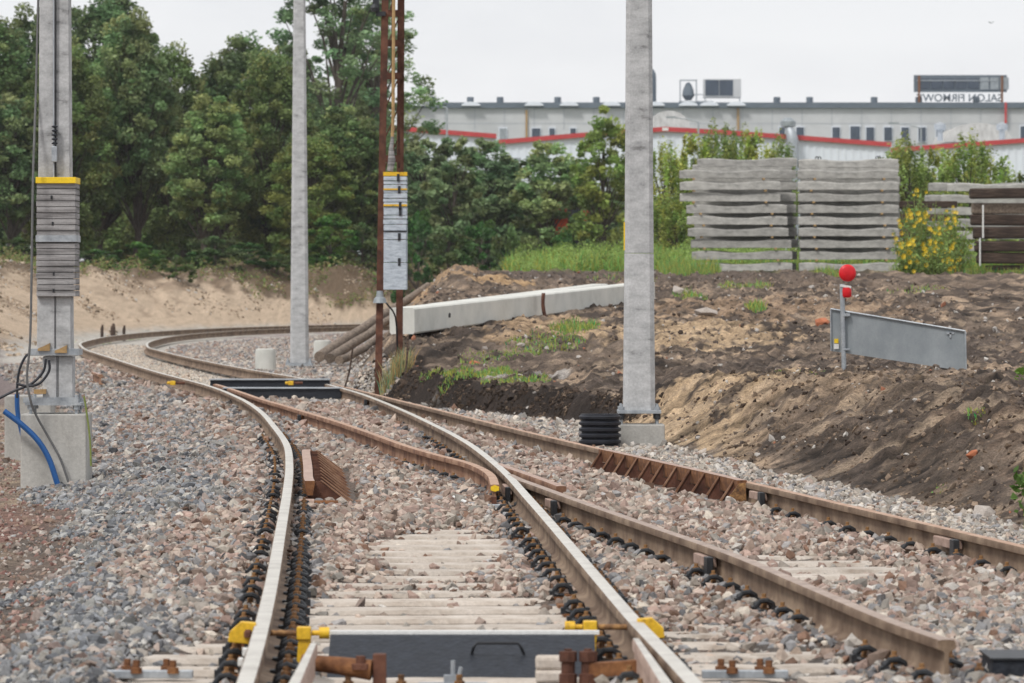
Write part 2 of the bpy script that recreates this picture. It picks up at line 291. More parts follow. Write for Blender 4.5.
# ------------------------------------------------------------------ ground sheet with painted albedo
def axis(parts):
    out = []
    for a, b, n in parts: out += list(np.linspace(a, b, n, endpoint=False))
    out.append(parts[-1][1]); return np.array(out)
gx = axis([(-600, -60, 12), (-60, -16, 44), (-16, -7, 90), (-7, 7, 330), (7, 20, 80), (20, 60, 30), (60, 600, 12)])
gy = axis([(-60, 13, 12), (13, 60, 700), (60, 130, 420), (130, 240, 200), (240, 600, 24), (600, 1200, 6)])
X, Y = np.meshgrid(gx, gy)
Zg = height(X, Y)
def C(*c): return np.array(c)
def lerp(a, b, t): return a + (b - a) * t[..., None]
def ground_color(X, Y):
    d = sdist(X, Y, Lcoarse); s = (X - foot(Y)) / riseW(Y)
    n1 = fbm(X * .9, Y * .22, 5); n2 = fbm(X * 2.3 + 5, Y * .6, 5); n3 = fbm(X * 9, Y * 4, 3)
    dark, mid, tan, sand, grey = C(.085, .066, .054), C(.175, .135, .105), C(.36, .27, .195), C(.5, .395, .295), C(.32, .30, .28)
    col = lerp(np.broadcast_to(C(.12, .105, .095), X.shape + (3,)), C(.16, .125, .105), sst(-.3, .3, n2))  # dark trackbed base: shade in the gaps between ballast stones painted into the colour
    # fine dusty gravel between and beside the rails of the far curve
    fb = sst(60, 74, Y); col = lerp(col, C(.44, .42, .385), fb)
    col = lerp(col, C(.33, .28, .27), sst(0, .3, n1 + .12) * fb * (X > xR(np.minimum(Y, 125)) + .8) )
    # left soil
    ls = sst(1.5, 2.1, d + .15 * n2)
    lc = lerp(np.broadcast_to(C(.2, .155, .12), X.shape + (3,)), C(.33, .26, .19), sst(-.25, .35, n2 + n3 * .3))
    lc = lerp(lc, C(.22, .12, .1), sst(0, .3, n1 + .1) * (1 - sst(32, 40, Y)))
    lc = lerp(lc, C(.2, .165, .16), sst(62, 75, Y) * (1 - sst(112, 122, Y)))
    sl = lerp(np.broadcast_to(sand, X.shape + (3,)), C(.34, .26, .19), sst(-.05, .45, n1 + .4 * n2 + .25 * (d - 4)))
    sl = lerp(sl, C(.14, .1, .066), sst(5.0, 6.0, d + 2.3 * sst(-13.5, -5.5, X) + .8 * n2 + .5 * n1) * .9)
    lc = lerp(lc, sl, sst(112, 124, Y))
    col = lerp(col, lc, ls)
    # right bank and plateau
    rc = lerp(np.broadcast_to(dark, X.shape + (3,)), mid, sst(-.3, .2, n1 + .5 * n2))
    rc = lerp(rc, tan, sst(.12, .5, n2 + .3 * n3))
    stk = fbm(X * .9 - Y * .15, Y * 1.5 + X * .3, 5); stk2 = fbm(X * 3.2, Y * 3.4, 4)
    def patch(cx, cy, rx, ry, c, a=1, e=.35):
        nonlocal rc
        m = 1 - ((X - cx) / rx) ** 2 - ((Y - cy) / ry) ** 2 + 1.6 * n2 * 1.0 + .7 * n3
        rc = lerp(rc, C(*c), sst(0, e, m) * a)
    patch(1.6, 45.5, 1.1, 4.5, (.42, .31, .2), .9); patch(2.9, 42, .9, 3, (.27, .2, .14), .8); patch(.9, 50, .7, 3, (.38, .28, .18), .7)
    patch(3.3, 36.5, .8, 4, (.075, .058, .047), .8); patch(2.6, 39.5, .35, 3, (.13, .1, .08), .7); patch(4.2, 34, 1, 4, (.16, .115, .085), .6)
    patch(2.4, 65, 1.3, 5, (.45, .33, .21), .9); patch(4, 74, 2.2, 5, (.3, .21, .14), .8); patch(3.2, 54, 3, 3, (.11, .087, .074), .85); patch(6, 60, 1.8, 5, (.095, .075, .064), .8)
    patch(1, 108, 6, 9, (.11, .087, .074), .85); patch(6, 96, 3, 6, (.13, .1, .08), .7); patch(-1.7, 104, 1.1, 9, (.36, .25, .155), .95); patch(-.2, 92, .7, 3, (.45, .3, .16), .8)
    patch(-.2, 62, 1.4, 3, (.13, .1, .08), .7); patch(.4, 68, .8, 3, (.4, .28, .17), .7); patch(-1, 80, 1.4, 8, (.12, .09, .07), .5)
    bk = sst(110, 80, Y); rc = rc * (1 + (.75 * stk + .6 * stk2) * bk)[..., None]; rc = lerp(rc, C(.36, .28, .2), sst(.22, .5, stk + .4 * stk2) * .55 * bk)
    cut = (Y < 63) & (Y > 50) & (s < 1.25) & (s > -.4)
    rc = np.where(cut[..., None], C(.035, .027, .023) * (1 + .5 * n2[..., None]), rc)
    green = sst(112, 122, Y) * sst(.2, .8, X * .7 + n2)
    rc = lerp(rc, C(.11, .14, .045), np.maximum(green, sst(135, 150, Y)))
    col = lerp(col, rc, sst(-.03, .12, s + .08 * n2))
    # gravel streaks on the plateau and the pale gravel by the small cylinders
    g1 = sst(0, .3, 1 - ((X + .1) / 1.1) ** 2 - ((Y - 58.3) / .7) ** 2 - .5 + n2); col = lerp(col, C(.4, .38, .36), g1 * .8)
    g2 = sst(0, .3, 1 - ((X + 3) / 1.5) ** 2 - ((Y - 78) / 10) ** 2 + n2 * .6) * (s < .05); col = lerp(col, C(.45, .44, .41), g2 * .9)
    far = sst(200, 260, Y); col = lerp(col, C(.1, .13, .05), far)
    side = sst(14, 24, np.abs(X)); col = lerp(col, C(.13, .14, .06), side * .8)
    return np.clip(col * (1 + .25 * n3[..., None]), .012, .75)
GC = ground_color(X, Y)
ny, nx = X.shape; idx = np.arange(ny * nx).reshape(ny, nx)
Fq = np.stack([idx[:-1, :-1], idx[:-1, 1:], idx[1:, 1:], idx[1:, :-1]], -1).reshape(-1, 4)
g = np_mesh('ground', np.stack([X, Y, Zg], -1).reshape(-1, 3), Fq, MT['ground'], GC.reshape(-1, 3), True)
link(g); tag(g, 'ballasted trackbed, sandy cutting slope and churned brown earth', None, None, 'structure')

# ------------------------------------------------------------------ stones
def protos(k, jit=.2):
    t = (1 + 5 ** .5) / 2
    V = np.array([(-1, t, 0), (1, t, 0), (-1, -t, 0), (1, -t, 0), (0, -1, t), (0, 1, t), (0, -1, -t), (0, 1, -t), (t, 0, -1), (t, 0, 1), (-t, 0, -1), (-t, 0, 1)], float); V /= np.linalg.norm(V[0])
    Fc = np.array([(0, 11, 5), (0, 5, 1), (0, 1, 7), (0, 7, 10), (0, 10, 11), (1, 5, 9), (5, 11, 4), (11, 10, 2), (10, 7, 6), (7, 1, 8), (3, 9, 4), (3, 4, 2), (3, 2, 6), (3, 6, 8), (3, 8, 9), (4, 9, 5), (2, 4, 11), (6, 2, 10), (8, 6, 7), (9, 8, 1)])
    out = []
    for i in range(k):
        v = V + rng.normal(scale=jit, size=V.shape); out.append(v * np.array([rng.uniform(.9, 1.3), rng.uniform(.7, 1.0), rng.uniform(.5, .8)]))
    return np.array(out), Fc
PV, PF = protos(24)
def randrot(n, tilt=.6):
    q = rng.normal(size=(n, 4)); q[:, 1:3] *= tilt; q /= np.linalg.norm(q, axis=1)[:, None]; w, x, y, z = q.T
    return np.stack([1 - 2 * (y * y + z * z), 2 * (x * y - z * w), 2 * (x * z + y * w), 2 * (x * y + z * w), 1 - 2 * (x * x + z * z), 2 * (y * z - x * w), 2 * (x * z - y * w), 2 * (y * z + x * w), 1 - 2 * (x * x + y * y)], -1).reshape(n, 3, 3)
def stones(name, P, R, colr, label, mat=None):
    n = len(P); pid = rng.integers(0, len(PV), n)
    V = np.einsum('nij,nkj->nki', randrot(n), PV[pid]) * R[:, None, None] + P[:, None, :]
    Fc = (PF[None] + (np.arange(n) * 12)[:, None, None]).reshape(-1, 3)
    o = np_mesh(name, V.reshape(-1, 3), Fc, mat or MT['stone'], np.repeat(colr, 12, axis=0))
    link(o); tag(o, label, 'ballast', None, 'stuff'); return o
PAL = np.array([(.40, .40, .41), (.28, .29, .31), (.54, .53, .51), (.17, .175, .19), (.47, .43, .39), (.44, .36, .32), (.40, .30, .265), (.52, .44, .385), (.29, .225, .19), (.60, .56, .50), (.33, .32, .30), (.24, .15, .11)]) * np.array([.80, .76, .72])
W_GREY = np.array([5, 5, 3, 3, 2.5, 1, .7, 1, .5, 1.5, 3, .3]); W_PINK = np.array([1.0, .7, .9, .6, 3.4, 5, 5.5, 5.4, 3.4, 1.6, .8, 2.2])
W_PALE = np.array([3, 1, 6, .5, 4, 1, .6, 2, .5, 5, 2, .2]); W_DARK = np.array([3, 5, 1, 5, 1, 2, 1.5, 1, 3, .3, 3, 3])
def pick(ws):
    c = np.cumsum(ws, axis=1); c /= c[:, -1:]; u = rng.random(len(ws))[:, None]; return (u > c).sum(1)
def ballast():
    out = []
    for (y0, y1, dens, rm) in ((14.5, 22, 1650, .0185), (22, 30, 1400, .0195), (30, 42, 950, .022), (42, 54, 520, .027), (54, 70, 320, .031), (70, 100, 80, .034)):
        x0 = -.125 * y1 - .2; x1 = min(.118 * y1, 4.6)
        n = int((x1 - x0) * (y1 - y0) * dens); x = rng.uniform(x0, x1, n); y = rng.uniform(y0, y1, n)
        dL = xL(y) - x; dBR = x - xBR(np.clip(y, 18, 64)); fd = foot(y) - x
        keep = (dL < 1.25 + .35 * fbm(x * 2, y * .3, 3) + .75 * sst(28, 40, y) - .3 * sst(14, 26, 34 - y)) & (np.abs(x / y) < .122)
        keep &= np.where(y < 62, (fd > np.where(y > 49, .06, -.08) + .2 * np.clip(fbm(x * 3, y, 2), 0, 1)), x < np.interp(y, [62, 70, 100], [-1.4, -2.0, -3.3]))
        inside = (x > xL(y)) & (x < xR(y))
        keep &= ~((y > 68) & inside)
        for fx, wdt in ((xL(y), .05), (xR(y), .05)): keep &= np.abs(x - fx) > wdt
        if y0 < 66:
            for fx, lo, hi in ((xBR(np.clip(y, 18, 64)), 17.9, 65), (xBL(np.clip(y, 18, 66)), 18, 66)): keep &= ~((np.abs(x - fx) < .05) & (y > lo) & (y < hi))
        # keep the fastening rows clear
        fz = np.zeros(n)
        for fx, lo, hi, both in ((xL(y), 14, 48, 2), (xR(y), 14, 46, 2), (xBL(np.clip(y, 18, 66)), 18, 33.5, -1)):
            dd = x - fx; m = (np.abs(dd) < .19) & (y > lo) & (y < hi)
            if both == -1: m &= dd < 0
            m &= rng.random(n) < .72; fz = np.where(m, 1, fz)
        mm = (np.abs(x - xBR(np.clip(y, 18, 64)) + .11) < .09) & (y < 33) & (rng.random(n) < .5); fz = np.where(mm, 1, fz)
        keep &= ((x < xL(y) + .1) | (x > xL(y) + .50) | (y < 32.6) | (y > 39.2))
        bx = xBR(np.clip(y, 18, 64)) - x; keep &= ~((bx > .02) & (bx < .26) & (y > 32.5) & (y < 39.6))
        keep &= ~((y > 17.7) & (y < 19.2) & (x > W(335, 18.5)) & (x < W(600, 18.5)))
        keep &= ~((y > 62) & (y < 66.6) & (x > xL(y) + .25) & (x < xR(y) + .05) & (y > 63 + .8 * fbm(x * 5, y, 2)))
        cv = cover(x, y); bare = (1 - cv) > .5
        keep &= ~(bare & (rng.random(n) < .78))
        lit = rng.random(n) < .12; keep &= ~((cv < .75) & ~bare & (rng.random(n) < .45))
        m = keep; x, y, dL, fd, fz, cv, dBR, inside = [a[m] for a in (x, y, dL, fd, fz, cv, dBR, inside)]; n = len(x)
        r = rm * np.clip(np.exp(rng.normal(scale=.36, size=n)), .4, 2.1) * np.where(fd < .9, .8, 1) * (1 - .14 * sst(.3, .8, dL))
        z = height(x, y) + r * rng.uniform(-.45, .65, n) - .008 * bare[m]; z = np.where(fz > 0, np.minimum(z, -.175) - .02, z)
        n1 = fbm(x * 1.2, y * .22, 3)
        grey = sst(.22, .8, dL + .45 * n1) * (1 - .45 * sst(36, 48, y)); pale = sst(1.3, .3, fd) * sst(.2, .5, dBR)
        pink = np.clip(1 - grey, 0, 1); lowgrey = sst(24, 19, y + 2 * n1) * .75
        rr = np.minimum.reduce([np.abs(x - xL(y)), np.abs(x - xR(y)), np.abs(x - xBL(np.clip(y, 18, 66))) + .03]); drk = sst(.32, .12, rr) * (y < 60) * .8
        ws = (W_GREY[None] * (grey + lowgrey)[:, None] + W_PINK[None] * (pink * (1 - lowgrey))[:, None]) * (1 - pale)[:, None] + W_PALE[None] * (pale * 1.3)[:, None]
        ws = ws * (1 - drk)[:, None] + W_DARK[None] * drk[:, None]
        ws = np.where((y > 60)[:, None] & (dL < -1)[:, None], W_PALE[None] + W_GREY[None] * .4, ws)
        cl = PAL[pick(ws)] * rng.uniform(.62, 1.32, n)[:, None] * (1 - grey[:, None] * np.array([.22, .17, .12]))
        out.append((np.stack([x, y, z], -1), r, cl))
    P, R, Cc = [np.concatenate([o[i] for o in out]) for i in range(3)]
    stones('ballast_stones', P, R, Cc, 'loose grey and pinkish crushed stone ballast around the rails')
ballast()
def far_stones():
    n = 26000; y = rng.uniform(68, 126, n); t = rng.random(n); x = xL(y) + .1 + t * (xR(y) - xL(y) - .2); r_ = .016 * np.exp(rng.normal(scale=.3, size=n)); z = height(x, y) + r_ * .1
    c = PAL[pick(np.repeat(W_PALE[None], n, 0))] * rng.uniform(.85, 1.3, (n, 1)) * np.array([1.08, 1.05, 1.0])
    stones('track_gravel', np.stack([x, y, z], -1), r_, c, 'pale fine gravel packed between the rails of the far curve')
    n = 30000; y = rng.uniform(72, 160, n); a = np.where(y < 125, xR(np.minimum(y, 125)), -9.1 + sst(125, 160, y) * 3.3) + .45; x = a + rng.random(n) * (foot(y) - a); r_ = .034 * np.exp(rng.normal(scale=.25, size=n)); z = height(x, y) + r_ * .2
    k = x > a; x, y, z, r_ = x[k], y[k], z[k], r_[k]; n = len(x); w_ = W_GREY[None] * 1.0 + W_PINK[None] * .6 + np.zeros((n, 1))
    stones('far_ballast', np.stack([x, y, z], -1), r_, PAL[pick(w_)] * rng.uniform(.7, 1.2, (n, 1)), 'purplish grey gravel inside the far curve')
far_stones()
def rubble():
    n = 26000; y = 28 + 84 * rng.random(n) ** 1.5 ; x = foot(y) + rng.random(n) ** 1.1 * 11 + .05
    k = (np.abs(x / y) < .13) & (fbm(x * 1.5, y * .4, 3) > -.15); x, y = x[k], y[k]; n = len(x)
    r = .0085 * np.clip(np.exp(rng.normal(scale=.55, size=n)), .3, 2.6) * (1 + y / 80)
    z = height(x, y) + r * .2
    pal = np.array([(.07, .052, .042), (.12, .09, .07), (.2, .15, .11), (.4, .37, .34), (.3, .22, .16), (.35, .15, .09), (.5, .47, .43)])
    c = pal[rng.choice(7, n, p=[.3, .27, .2, .07, .1, .02, .04])]
    stones('rubble', np.stack([x, y, z], -1), r, c, 'clods and small stones scattered over the churned earth bank')
rubble()
def clods():
    n = 6500; y = 27 + 42 * rng.random(n) ** 1.1; x = foot(y) + rng.random(n) * np.where(y > 49, .5, 2.6) + .02; z = height(x, y); r_ = .014 * np.clip(np.exp(rng.normal(scale=.5, size=n)), .4, 2.6) * np.where(y > 49, 1.5, 1); k = fbm(x * 2, y * .7, 3) > -.25; x, y, z, r_ = x[k], y[k], z[k], r_[k]; n = len(x)
    pal = np.array([(.05, .038, .03), (.085, .062, .048), (.15, .11, .08), (.24, .18, .13)]); w_ = np.where((y > 49)[:, None], np.array([[5, 3, .6, .2]]), np.array([[.3, 1.4, 3, 3]]))
    stones('earth_clods', np.stack([x, y, z - .15 * r_], -1), r_, pal[pick(w_)] * rng.uniform(.8, 1.2, (n, 1)), 'crumbled brown clods of earth on the face of the bank', MT['ground'])
clods()
def slope_stones():
    n = 60000; x = rng.uniform(-22, -2, n); y = rng.uniform(108, 190, n); dd = sdist(x, y, Lcoarse); k = (dd > 1.0) & (dd < 7.5) & (fbm(x * .8, y * .2, 4) > .0 + .25 * (dd < 4)); x, y = x[k], y[k]; n = len(x); r_ = .03 * np.clip(np.exp(rng.normal(scale=.5, size=n)), .4, 2.5)
    pal = np.array([(.2, .15, .1), (.33, .25, .18), (.5, .4, .3), (.42, .4, .37), (.12, .09, .06)]); stones('slope_stones', np.stack([x, y, height(x, y)], -1), r_, pal[rng.choice(5, n, p=[.25, .3, .25, .1, .1])], 'small clods and pebbles scattered down the sand slope')
slope_stones()
def left_gravel():
    n = 26000; y = rng.uniform(16, 62, n); d = .95 + rng.random(n) ** 1.6 * 4.5; x = xL(y) - d; k = np.abs(x / y) < .125; k &= rng.random(n) < (1.15 - .16 * d); x, y, d = x[k], y[k], d[k]; n = len(x)
    r = .0095 * np.clip(np.exp(rng.normal(scale=.45, size=n)), .4, 2.8) * (1 + y / 90); z = height(x, y) + r * .15
    pal = np.array([(.3, .2, .17), (.24, .17, .13), (.36, .3, .26), (.22, .12, .1), (.33, .32, .31), (.15, .12, .1), (.42, .38, .34)])
    stones('path_gravel', np.stack([x, y, z], -1), r, pal[rng.choice(7, n, p=[.22, .2, .17, .14, .1, .1, .07])] * rng.uniform(.8, 1.2, (n, 1)), 'small reddish brown gravel strewn over the soil left of the ballast')
left_gravel()

# ------------------------------------------------------------------ rails
PROF = [(-.0625, -.16), (-.0625, -.15), (-.018, -.137), (-.008, -.125), (-.008, -.052), (-.014, -.043), (-.0335, -.037), (-.0345, -.012), (-.029, -.002), (-.012, 0), (.012, 0), (.029, -.002), (.0345, -.012), (.0335, -.037), (.014, -.043), (.008, -.052), (.008, -.125), (.018, -.137), (.0625, -.15), (.0625, -.16)]
TOPE = {8, 9, 10}
def sweep(mb, pts, prof=PROF, z0=0, tope=TOPE, scale=None):
    pts = np.array(pts, float); t = np.gradient(pts[:, :2], axis=0); t /= np.linalg.norm(t, axis=1)[:, None]; nrm = np.stack([t[:, 1], -t[:, 0]], -1)
    k = len(prof); vs = []; fs = []; ms = []
    for i, p in enumerate(pts):
        sc = 1 if scale is None else scale[i]; zz = (p[2] if pts.shape[1] > 2 else 0) + z0
        for u, v in prof: vs.append((p[0] + nrm[i, 0] * u * sc, p[1] + nrm[i, 1] * u * sc, zz + v))
    b = len(mb.v); mb.v += vs
    for i in range(len(pts) - 1):
        for j in range(k):
            j2 = (j + 1) % k; mb.f.append((b + i * k + j, b + i * k + j2, b + (i + 1) * k + j2, b + (i + 1) * k + j)); mb.m.append(1 if j in tope else 0)
    mb.f.append(tuple(b + j for j in range(k - 1, -1, -1))); mb.m.append(0)
    mb.f.append(tuple(b + (len(pts) - 1) * k + j for j in range(k))); mb.m.append(0)
def make_rail(name, c, side, top, label, group='rails of the tram junction', **kw):
    mb = MB(); o0 = c[0]; c = np.array(c, float); c2 = c.copy(); c2[:, 0] -= o0[0]; c2[:, 1] -= o0[1]
    sweep(mb, c2, **kw); o = mb.build(name, [MT[side], MT[top]], smooth=True); o.location = (o0[0], o0[1], 0)
    return tag(o, label, 'rail', group)
rL = make_rail('running_rail', Lc, 'rail_side', 'rail_worn', 'long pale worn rail on the outer left side of the curving track')
rR = make_rail('running_rail', Rc, 'rail_side', 'rail_worn', 'long pale worn rail running unbroken through the crossing in the middle')
rB = make_rail('running_rail', BRc, 'rail_side', 'rail_orange_top', 'rusty brown rail nearest the earth bank on the right')
rN = make_rail('running_rail', BLnc, 'rail_side', 'rail_brown_top', 'brown rail from the crossing to a cut end at bottom right')
rF = make_rail('running_rail', BLfc, 'rail_rust', 'rail_orange_top', 'rusty orange rail ending in a bent yellow tipped end at the crossing')
wing = cr([(-.10, 36.2), (-.03, 35.5), (.07, 34.6), (.22, 33.2), (.33, 32.1)], 5)
rW = make_rail('wing_rail', np.array(wing), 'rail_rust', 'rail_pink', 'short pinkish wing rail with a rounded end beside the crossing')
def local_box(o, c, d, rz, mat, name, bevel=.004, label=None):
    mb = MB(); mb.box((0, 0, 0), d); b = mb.build(name, MT[mat], o, bevel=bevel); b.location = (c[0] - o.location.x, c[1] - o.location.y, c[2]); b.rotation_euler = (0, 0, rz)
    if label: b['label'] = label
    return b
def rang(c, Y):
    c = c[c[:, 1].argsort()]; x0, x1 = np.interp([Y - .4, Y + .4], c[:, 1], c[:, 0]); return math.atan2(.8, x1 - x0) - PI / 2
for c, o, Y, L in ((BLnc, rN, 24.6, .5), (BLnc, rN, 31.0, .5), (BRc, rB, 26.3, .55), (BRc, rB, 32.2, .45), (BLfc, rF, 51.5, .4), (Rc, rR, 58.5, .4), (Rc, rR, 33.2, .7)):
    a = rang(c, Y); x = float(xat(c if c is not Rc else _Rs, Y)); nx_, ny_ = -math.cos(a), -math.sin(a)
    local_box(o, (x + nx_ * .036, Y + ny_ * .036, -.07), (.045, L, .05), a, 'rail_pink' if Y < 35 else 'rust', 'fishplate')
    local_box(o, (x + nx_ * .03, Y + ny_ * .03 - L * .62, -.085), (.035, .10, .1), a, 'black', 'joint_block')
# yellow tip and wired fitting at the bent rail end
mb = MB(); mb.prism([(-.028, -.012), (0, 0), (.028, -.012), (.028, -.036), (0, -.045), (-.028, -.036)], (0, 0, 0), (1, 0, 0), (0, 0, 1), (0, -.012, 0))
t_ = mb.build('end_marking', MT['yellow_bright'], rF); t_.location = (BLfc[0][0] - rF.location.x, -.002, -.002)
fit_ = thing('track_contact', (-.14, 32.0, -.17), 'white ribbed cable and small clamp below the bent rail end', 'track contact')
mb = MB(); mb.tube(cr([(-.26, .9, .06), (-.2, .6, .05), (-.12, .25, .03), (-.09, .05, .0)], 6), .012, 8); mb.build('cable', MT['white_plastic'], fit_, smooth=True)
mb = MB(); mb.box((.02, 0, .03), (.085, .1, .045)); mb.build('clamp_block', MT['galv'], fit_, bevel=.004)
mb = MB(); mb.rod((-.13, 0, .0), (.16, 0, .0), .014); mb.box((-.13, 0, 0), (.035, .06, .05)); mb.build('clamp_bar', MT['rust'], fit_)
mb = MB(); mb.box((.02, .02, -.01), (.07, .1, .06)); mb.box((.02, .03, .07), (.035, .05, .06)); mb.build('clamp_foot', MT['rust_dark'], fit_)

# switch blades nearest the camera
def blade(name, a, b, label, side, w0=.45):
    n = 14; pts = np.array([[a[0] + (b[0] - a[0]) * i / n, a[1] + (b[1] - a[1]) * i / n] for i in range(n + 1)])
    fl, fr = (-.05, .175) if side > 0 else (-.175, .05)
    prof = [(fl, -.15), (fl, -.138), (-.014, -.125), (-.014, -.05), (-.032, -.045), (-.032, -.012), (-.024, -.002), (.024, -.002), (.032, -.012), (.032, -.045), (.014, -.05), (.014, -.125), (fr, -.138), (fr, -.15)]
    sc = np.clip(np.linspace(1.15, w0, n + 1), .3, 1.1)
    return make_rail(name, pts, 'rail_pink', 'rail_worn', label, 'switch rails at the near end', prof=prof, tope={6, 11 if side > 0 else 1}, scale=sc)
bl1 = blade('switch_rail', (-.722, 14.2), (-.742, 17.95), 'open pinkish switch rail standing clear of the outer rail at the bottom', 1)
bl2 = blade('switch_rail', (.565, 14.2), (.470, 18.2), 'closed pinkish switch rail pressed against the worn rail at the bottom', -1)

# ------------------------------------------------------------------ sleepers with fastenings
def clip_mesh():
    mb = MB()
    mb.tube([(-.042, -.03, .0), (-.045, -.034, .026), (-.028, -.036, .047), (.004, -.036, .05), (.03, -.034, .036), (.04, -.03, .0)], .0125, 7, 0)
    mb.tube([(-.042, .03, .0), (-.04, .034, .03), (0, .036, .045), (.03, .034, .03), (.04, .03, .0)], .011, 6, 0)
    mb.box((-.05, -.03, .008), (.035, .05, .03), m=0); mb.box((.05, -.01, .008), (.03, .07, .026), m=0)
    mb.tube([(.0, -.055, .002), (-.03, -.06, .004), (-.042, -.05, .008)], .010, 6, 0); mb.tube([(.0, .055, .002), (-.03, .06, .004), (-.042, .05, .008)], .010, 6, 0)
    mb.lathe((-.004, 0, 0), [(.024, .0), (.024, .012), (.015, .014), (.013, .042), (.018, .043), (.018, .062), (.010, .064), (.010, .080)], 6, 1)
    mb.box((.03, 0, -.002), (.06, .13, .014), m=2)
    return mb
_clip = clip_mesh().build('rail_clip', [MT['black'], MT['amber'], MT['rust']]); clip_me = _clip.data; bpy.data.objects.remove(_clip)
_b = MB().box((0, 0, 0), (.32, .15, .014)).build('rail_fastening', MT['rust']); base_me = _b.data; bpy.data.objects.remove(_b)
slp = {}
def sleeper_me(L):
    k = round(L, 2)
    if k not in slp:
        mb = MB(); n = 20; h = L / 2; vs = []
        prof = [(-.14, -.2), (.14, -.2), (.135, -.02), (.12, 0), (-.12, 0), (-.135, -.02)]
        for i in range(n + 1):
            x = -h + L * i / n; e = .006 if i in (0, n) else 0
            for u, v in prof: vs.append((x, u * (1 - e * 4), v - e + random.uniform(-.002, .002) * (v > -.1)))
        fs = [(i * 6 + j, i * 6 + (j + 1) % 6, (i + 1) * 6 + (j + 1) % 6, (i + 1) * 6 + j) for i in range(n) for j in range(6)]
        fs += [tuple(range(5, -1, -1)), tuple(n * 6 + j for j in range(6))]
        mb.add(vs, fs); o = mb.build('concrete_sleeper', MT['sleeper']); slp[k] = o.data; bpy.data.objects.remove(o)
    return slp[k]
def put_sleeper(xa, xb, Y, ang, rails, label, group, small=False):
    L = (xb - xa); L = round(L * 5) / 5; cx = (xa + xb) / 2
    s = bpy.data.objects.new('concrete_sleeper', sleeper_me(L)); link(s); s.location = (cx, Y, -.176); s.rotation_euler = (0, 0, ang); tag(s, label, 'sleeper', group)
    for fn, ra, sides in rails:
        xr = fn(Y); xr = fn(Y + (xr - cx) * math.tan(ang)); dx = (xr - cx) / math.cos(ang)
        if sides is None: continue
        f = bpy.data.objects.new('rail_fastening', base_me); link(f, s); f.location = (dx, 0, .0085); f.rotation_euler = (0, 0, ra - ang)
        if small: continue
        for sd in sides:
            if random.random() < .16: continue
            c = bpy.data.objects.new('rail_clip', clip_me); link(c, f); c.location = (sd * .105, 0, .012); c.rotation_euler = (0, 0, 0 if sd < 0 else PI)
fL = (lambda Y: float(xL(Y))); fR = (lambda Y: float(xR(Y))); fB = (lambda Y: float(xBR(np.clip(Y, 18, 64)))); fN = (lambda Y: float(xBL(np.clip(Y, 18, 66))))
Y = 16.0
while Y < 21.4:
    put_sleeper(fL(Y) - .56, fR(Y) + .5, Y, .045, ((fL, .05, (-1, 1)), (fR, .045, (-1, 1))), 'pale concrete sleeper under the switch blades at the near end', 'sleepers under the near switch')
    if Y > 17.5: put_sleeper(fN(Y) - .5, fB(Y) + .55, Y + .25, .11, ((fN, .1, (-1, 1)), (fB, .12, (-1, 1))), 'pale concrete sleeper under the straight track at bottom right', 'sleepers under the near end of the straight track')
    Y += .6
while Y < 63:
    rails = [(fL, .06 if Y < 36 else .1, (-1, 1)), (fR, .06 if Y < 36 else .1, (-1, 1))]
    rails.append((fB, .122, (-1,) if Y < 33 else None))
    if Y < 32.8: rails.append((fN, .12, (-1, 1)))
    elif Y > 36: rails.append((fN, .12, (-1, 1) if Y < 40 else None))
    put_sleeper(fL(Y) - .5, fB(Y) + .5, Y, .08, rails, 'long concrete bearer half buried in ballast under both tracks', 'long bearers under the crossing', small=Y > 47)
    Y += .6

# ------------------------------------------------------------------ guard rails with fins
def guard(fn, ang, side, y0, n, label, off, rch=.31, shelf=.05):
    x0 = fn(y0); t = thing('guard_rail', (x0, y0, 0), label, 'guard rail', 'guard rails opposite the crossing')
    ys = np.linspace(-.15, (n - 1) * .6 + .15, 14); L = ys[-1]; pts = []
    for v in ys:
        fl = .012 * (max(0, .9 - (v + .15)) / .9) ** 2 + .012 * (max(0, v - (L - .9)) / .9) ** 2
        pts.append((fn(y0 + v) - x0 + side * (off + fl), v, .014))
    mb = MB(); sweep(mb, np.array(pts), prof=[(-.033, -.03), (-.033, 0), (.033, 0), (.033, -.03), (.02, -.1), (-.02, -.1)], tope={1}); mb.build('guard_bar', [MT['rust'], MT['rail_pink']], t)
    for i in range(n):
        v = i * .6; ox = fn(y0 + v) - x0; mb = MB()
        P = [(off + .036, .004), (off + .04 + shelf, .004), (off + rch, -.165), (off + rch, -.19), (off - .02, -.175), (off - .02, -.1), (off + .036, -.09)]
        mb.prism([(side * a, b) for a, b in P], (ox, v, 0), (1, -.02 * side, 0), (0, 0, 1), (0, .018, 0))
        mb.prism([(side * a, b) for a, b in [(off + .035 + shelf, .01), (off + .045 + shelf, .01), (off + rch + .015, -.163), (off + rch, -.17)]], (ox, v - .012, 0), (1, 0, 0), (0, 0, 1), (0, .035, 0), 1)
        mb.box((ox + side * (off + rch + .02), v + .01, -.17), (.10, .2, .02), m=0)
        mb.build('bracket_fin', [MT['rust_dark'], MT['rail_rust']], t)
    return t
gl = guard(fL, .05, 1, 32.75, 11, 'ribbed rusty guard rail inside the outer left rail', .135)
mb = MB(); mb.rod((.1, -.55, -.12), (.36, -.55, -.12), .02); mb.rod((.1, -.55, -.12), (.2, -.55, -.12), .03, m=1); mb.build('tie_rod', [MT['rust'], MT['rail_pink']], gl)
gr = guard(fB, .12, -1, 32.85, 11, 'row of rusty slanted fins along the rail by the earth bank', .045, .145, .0)
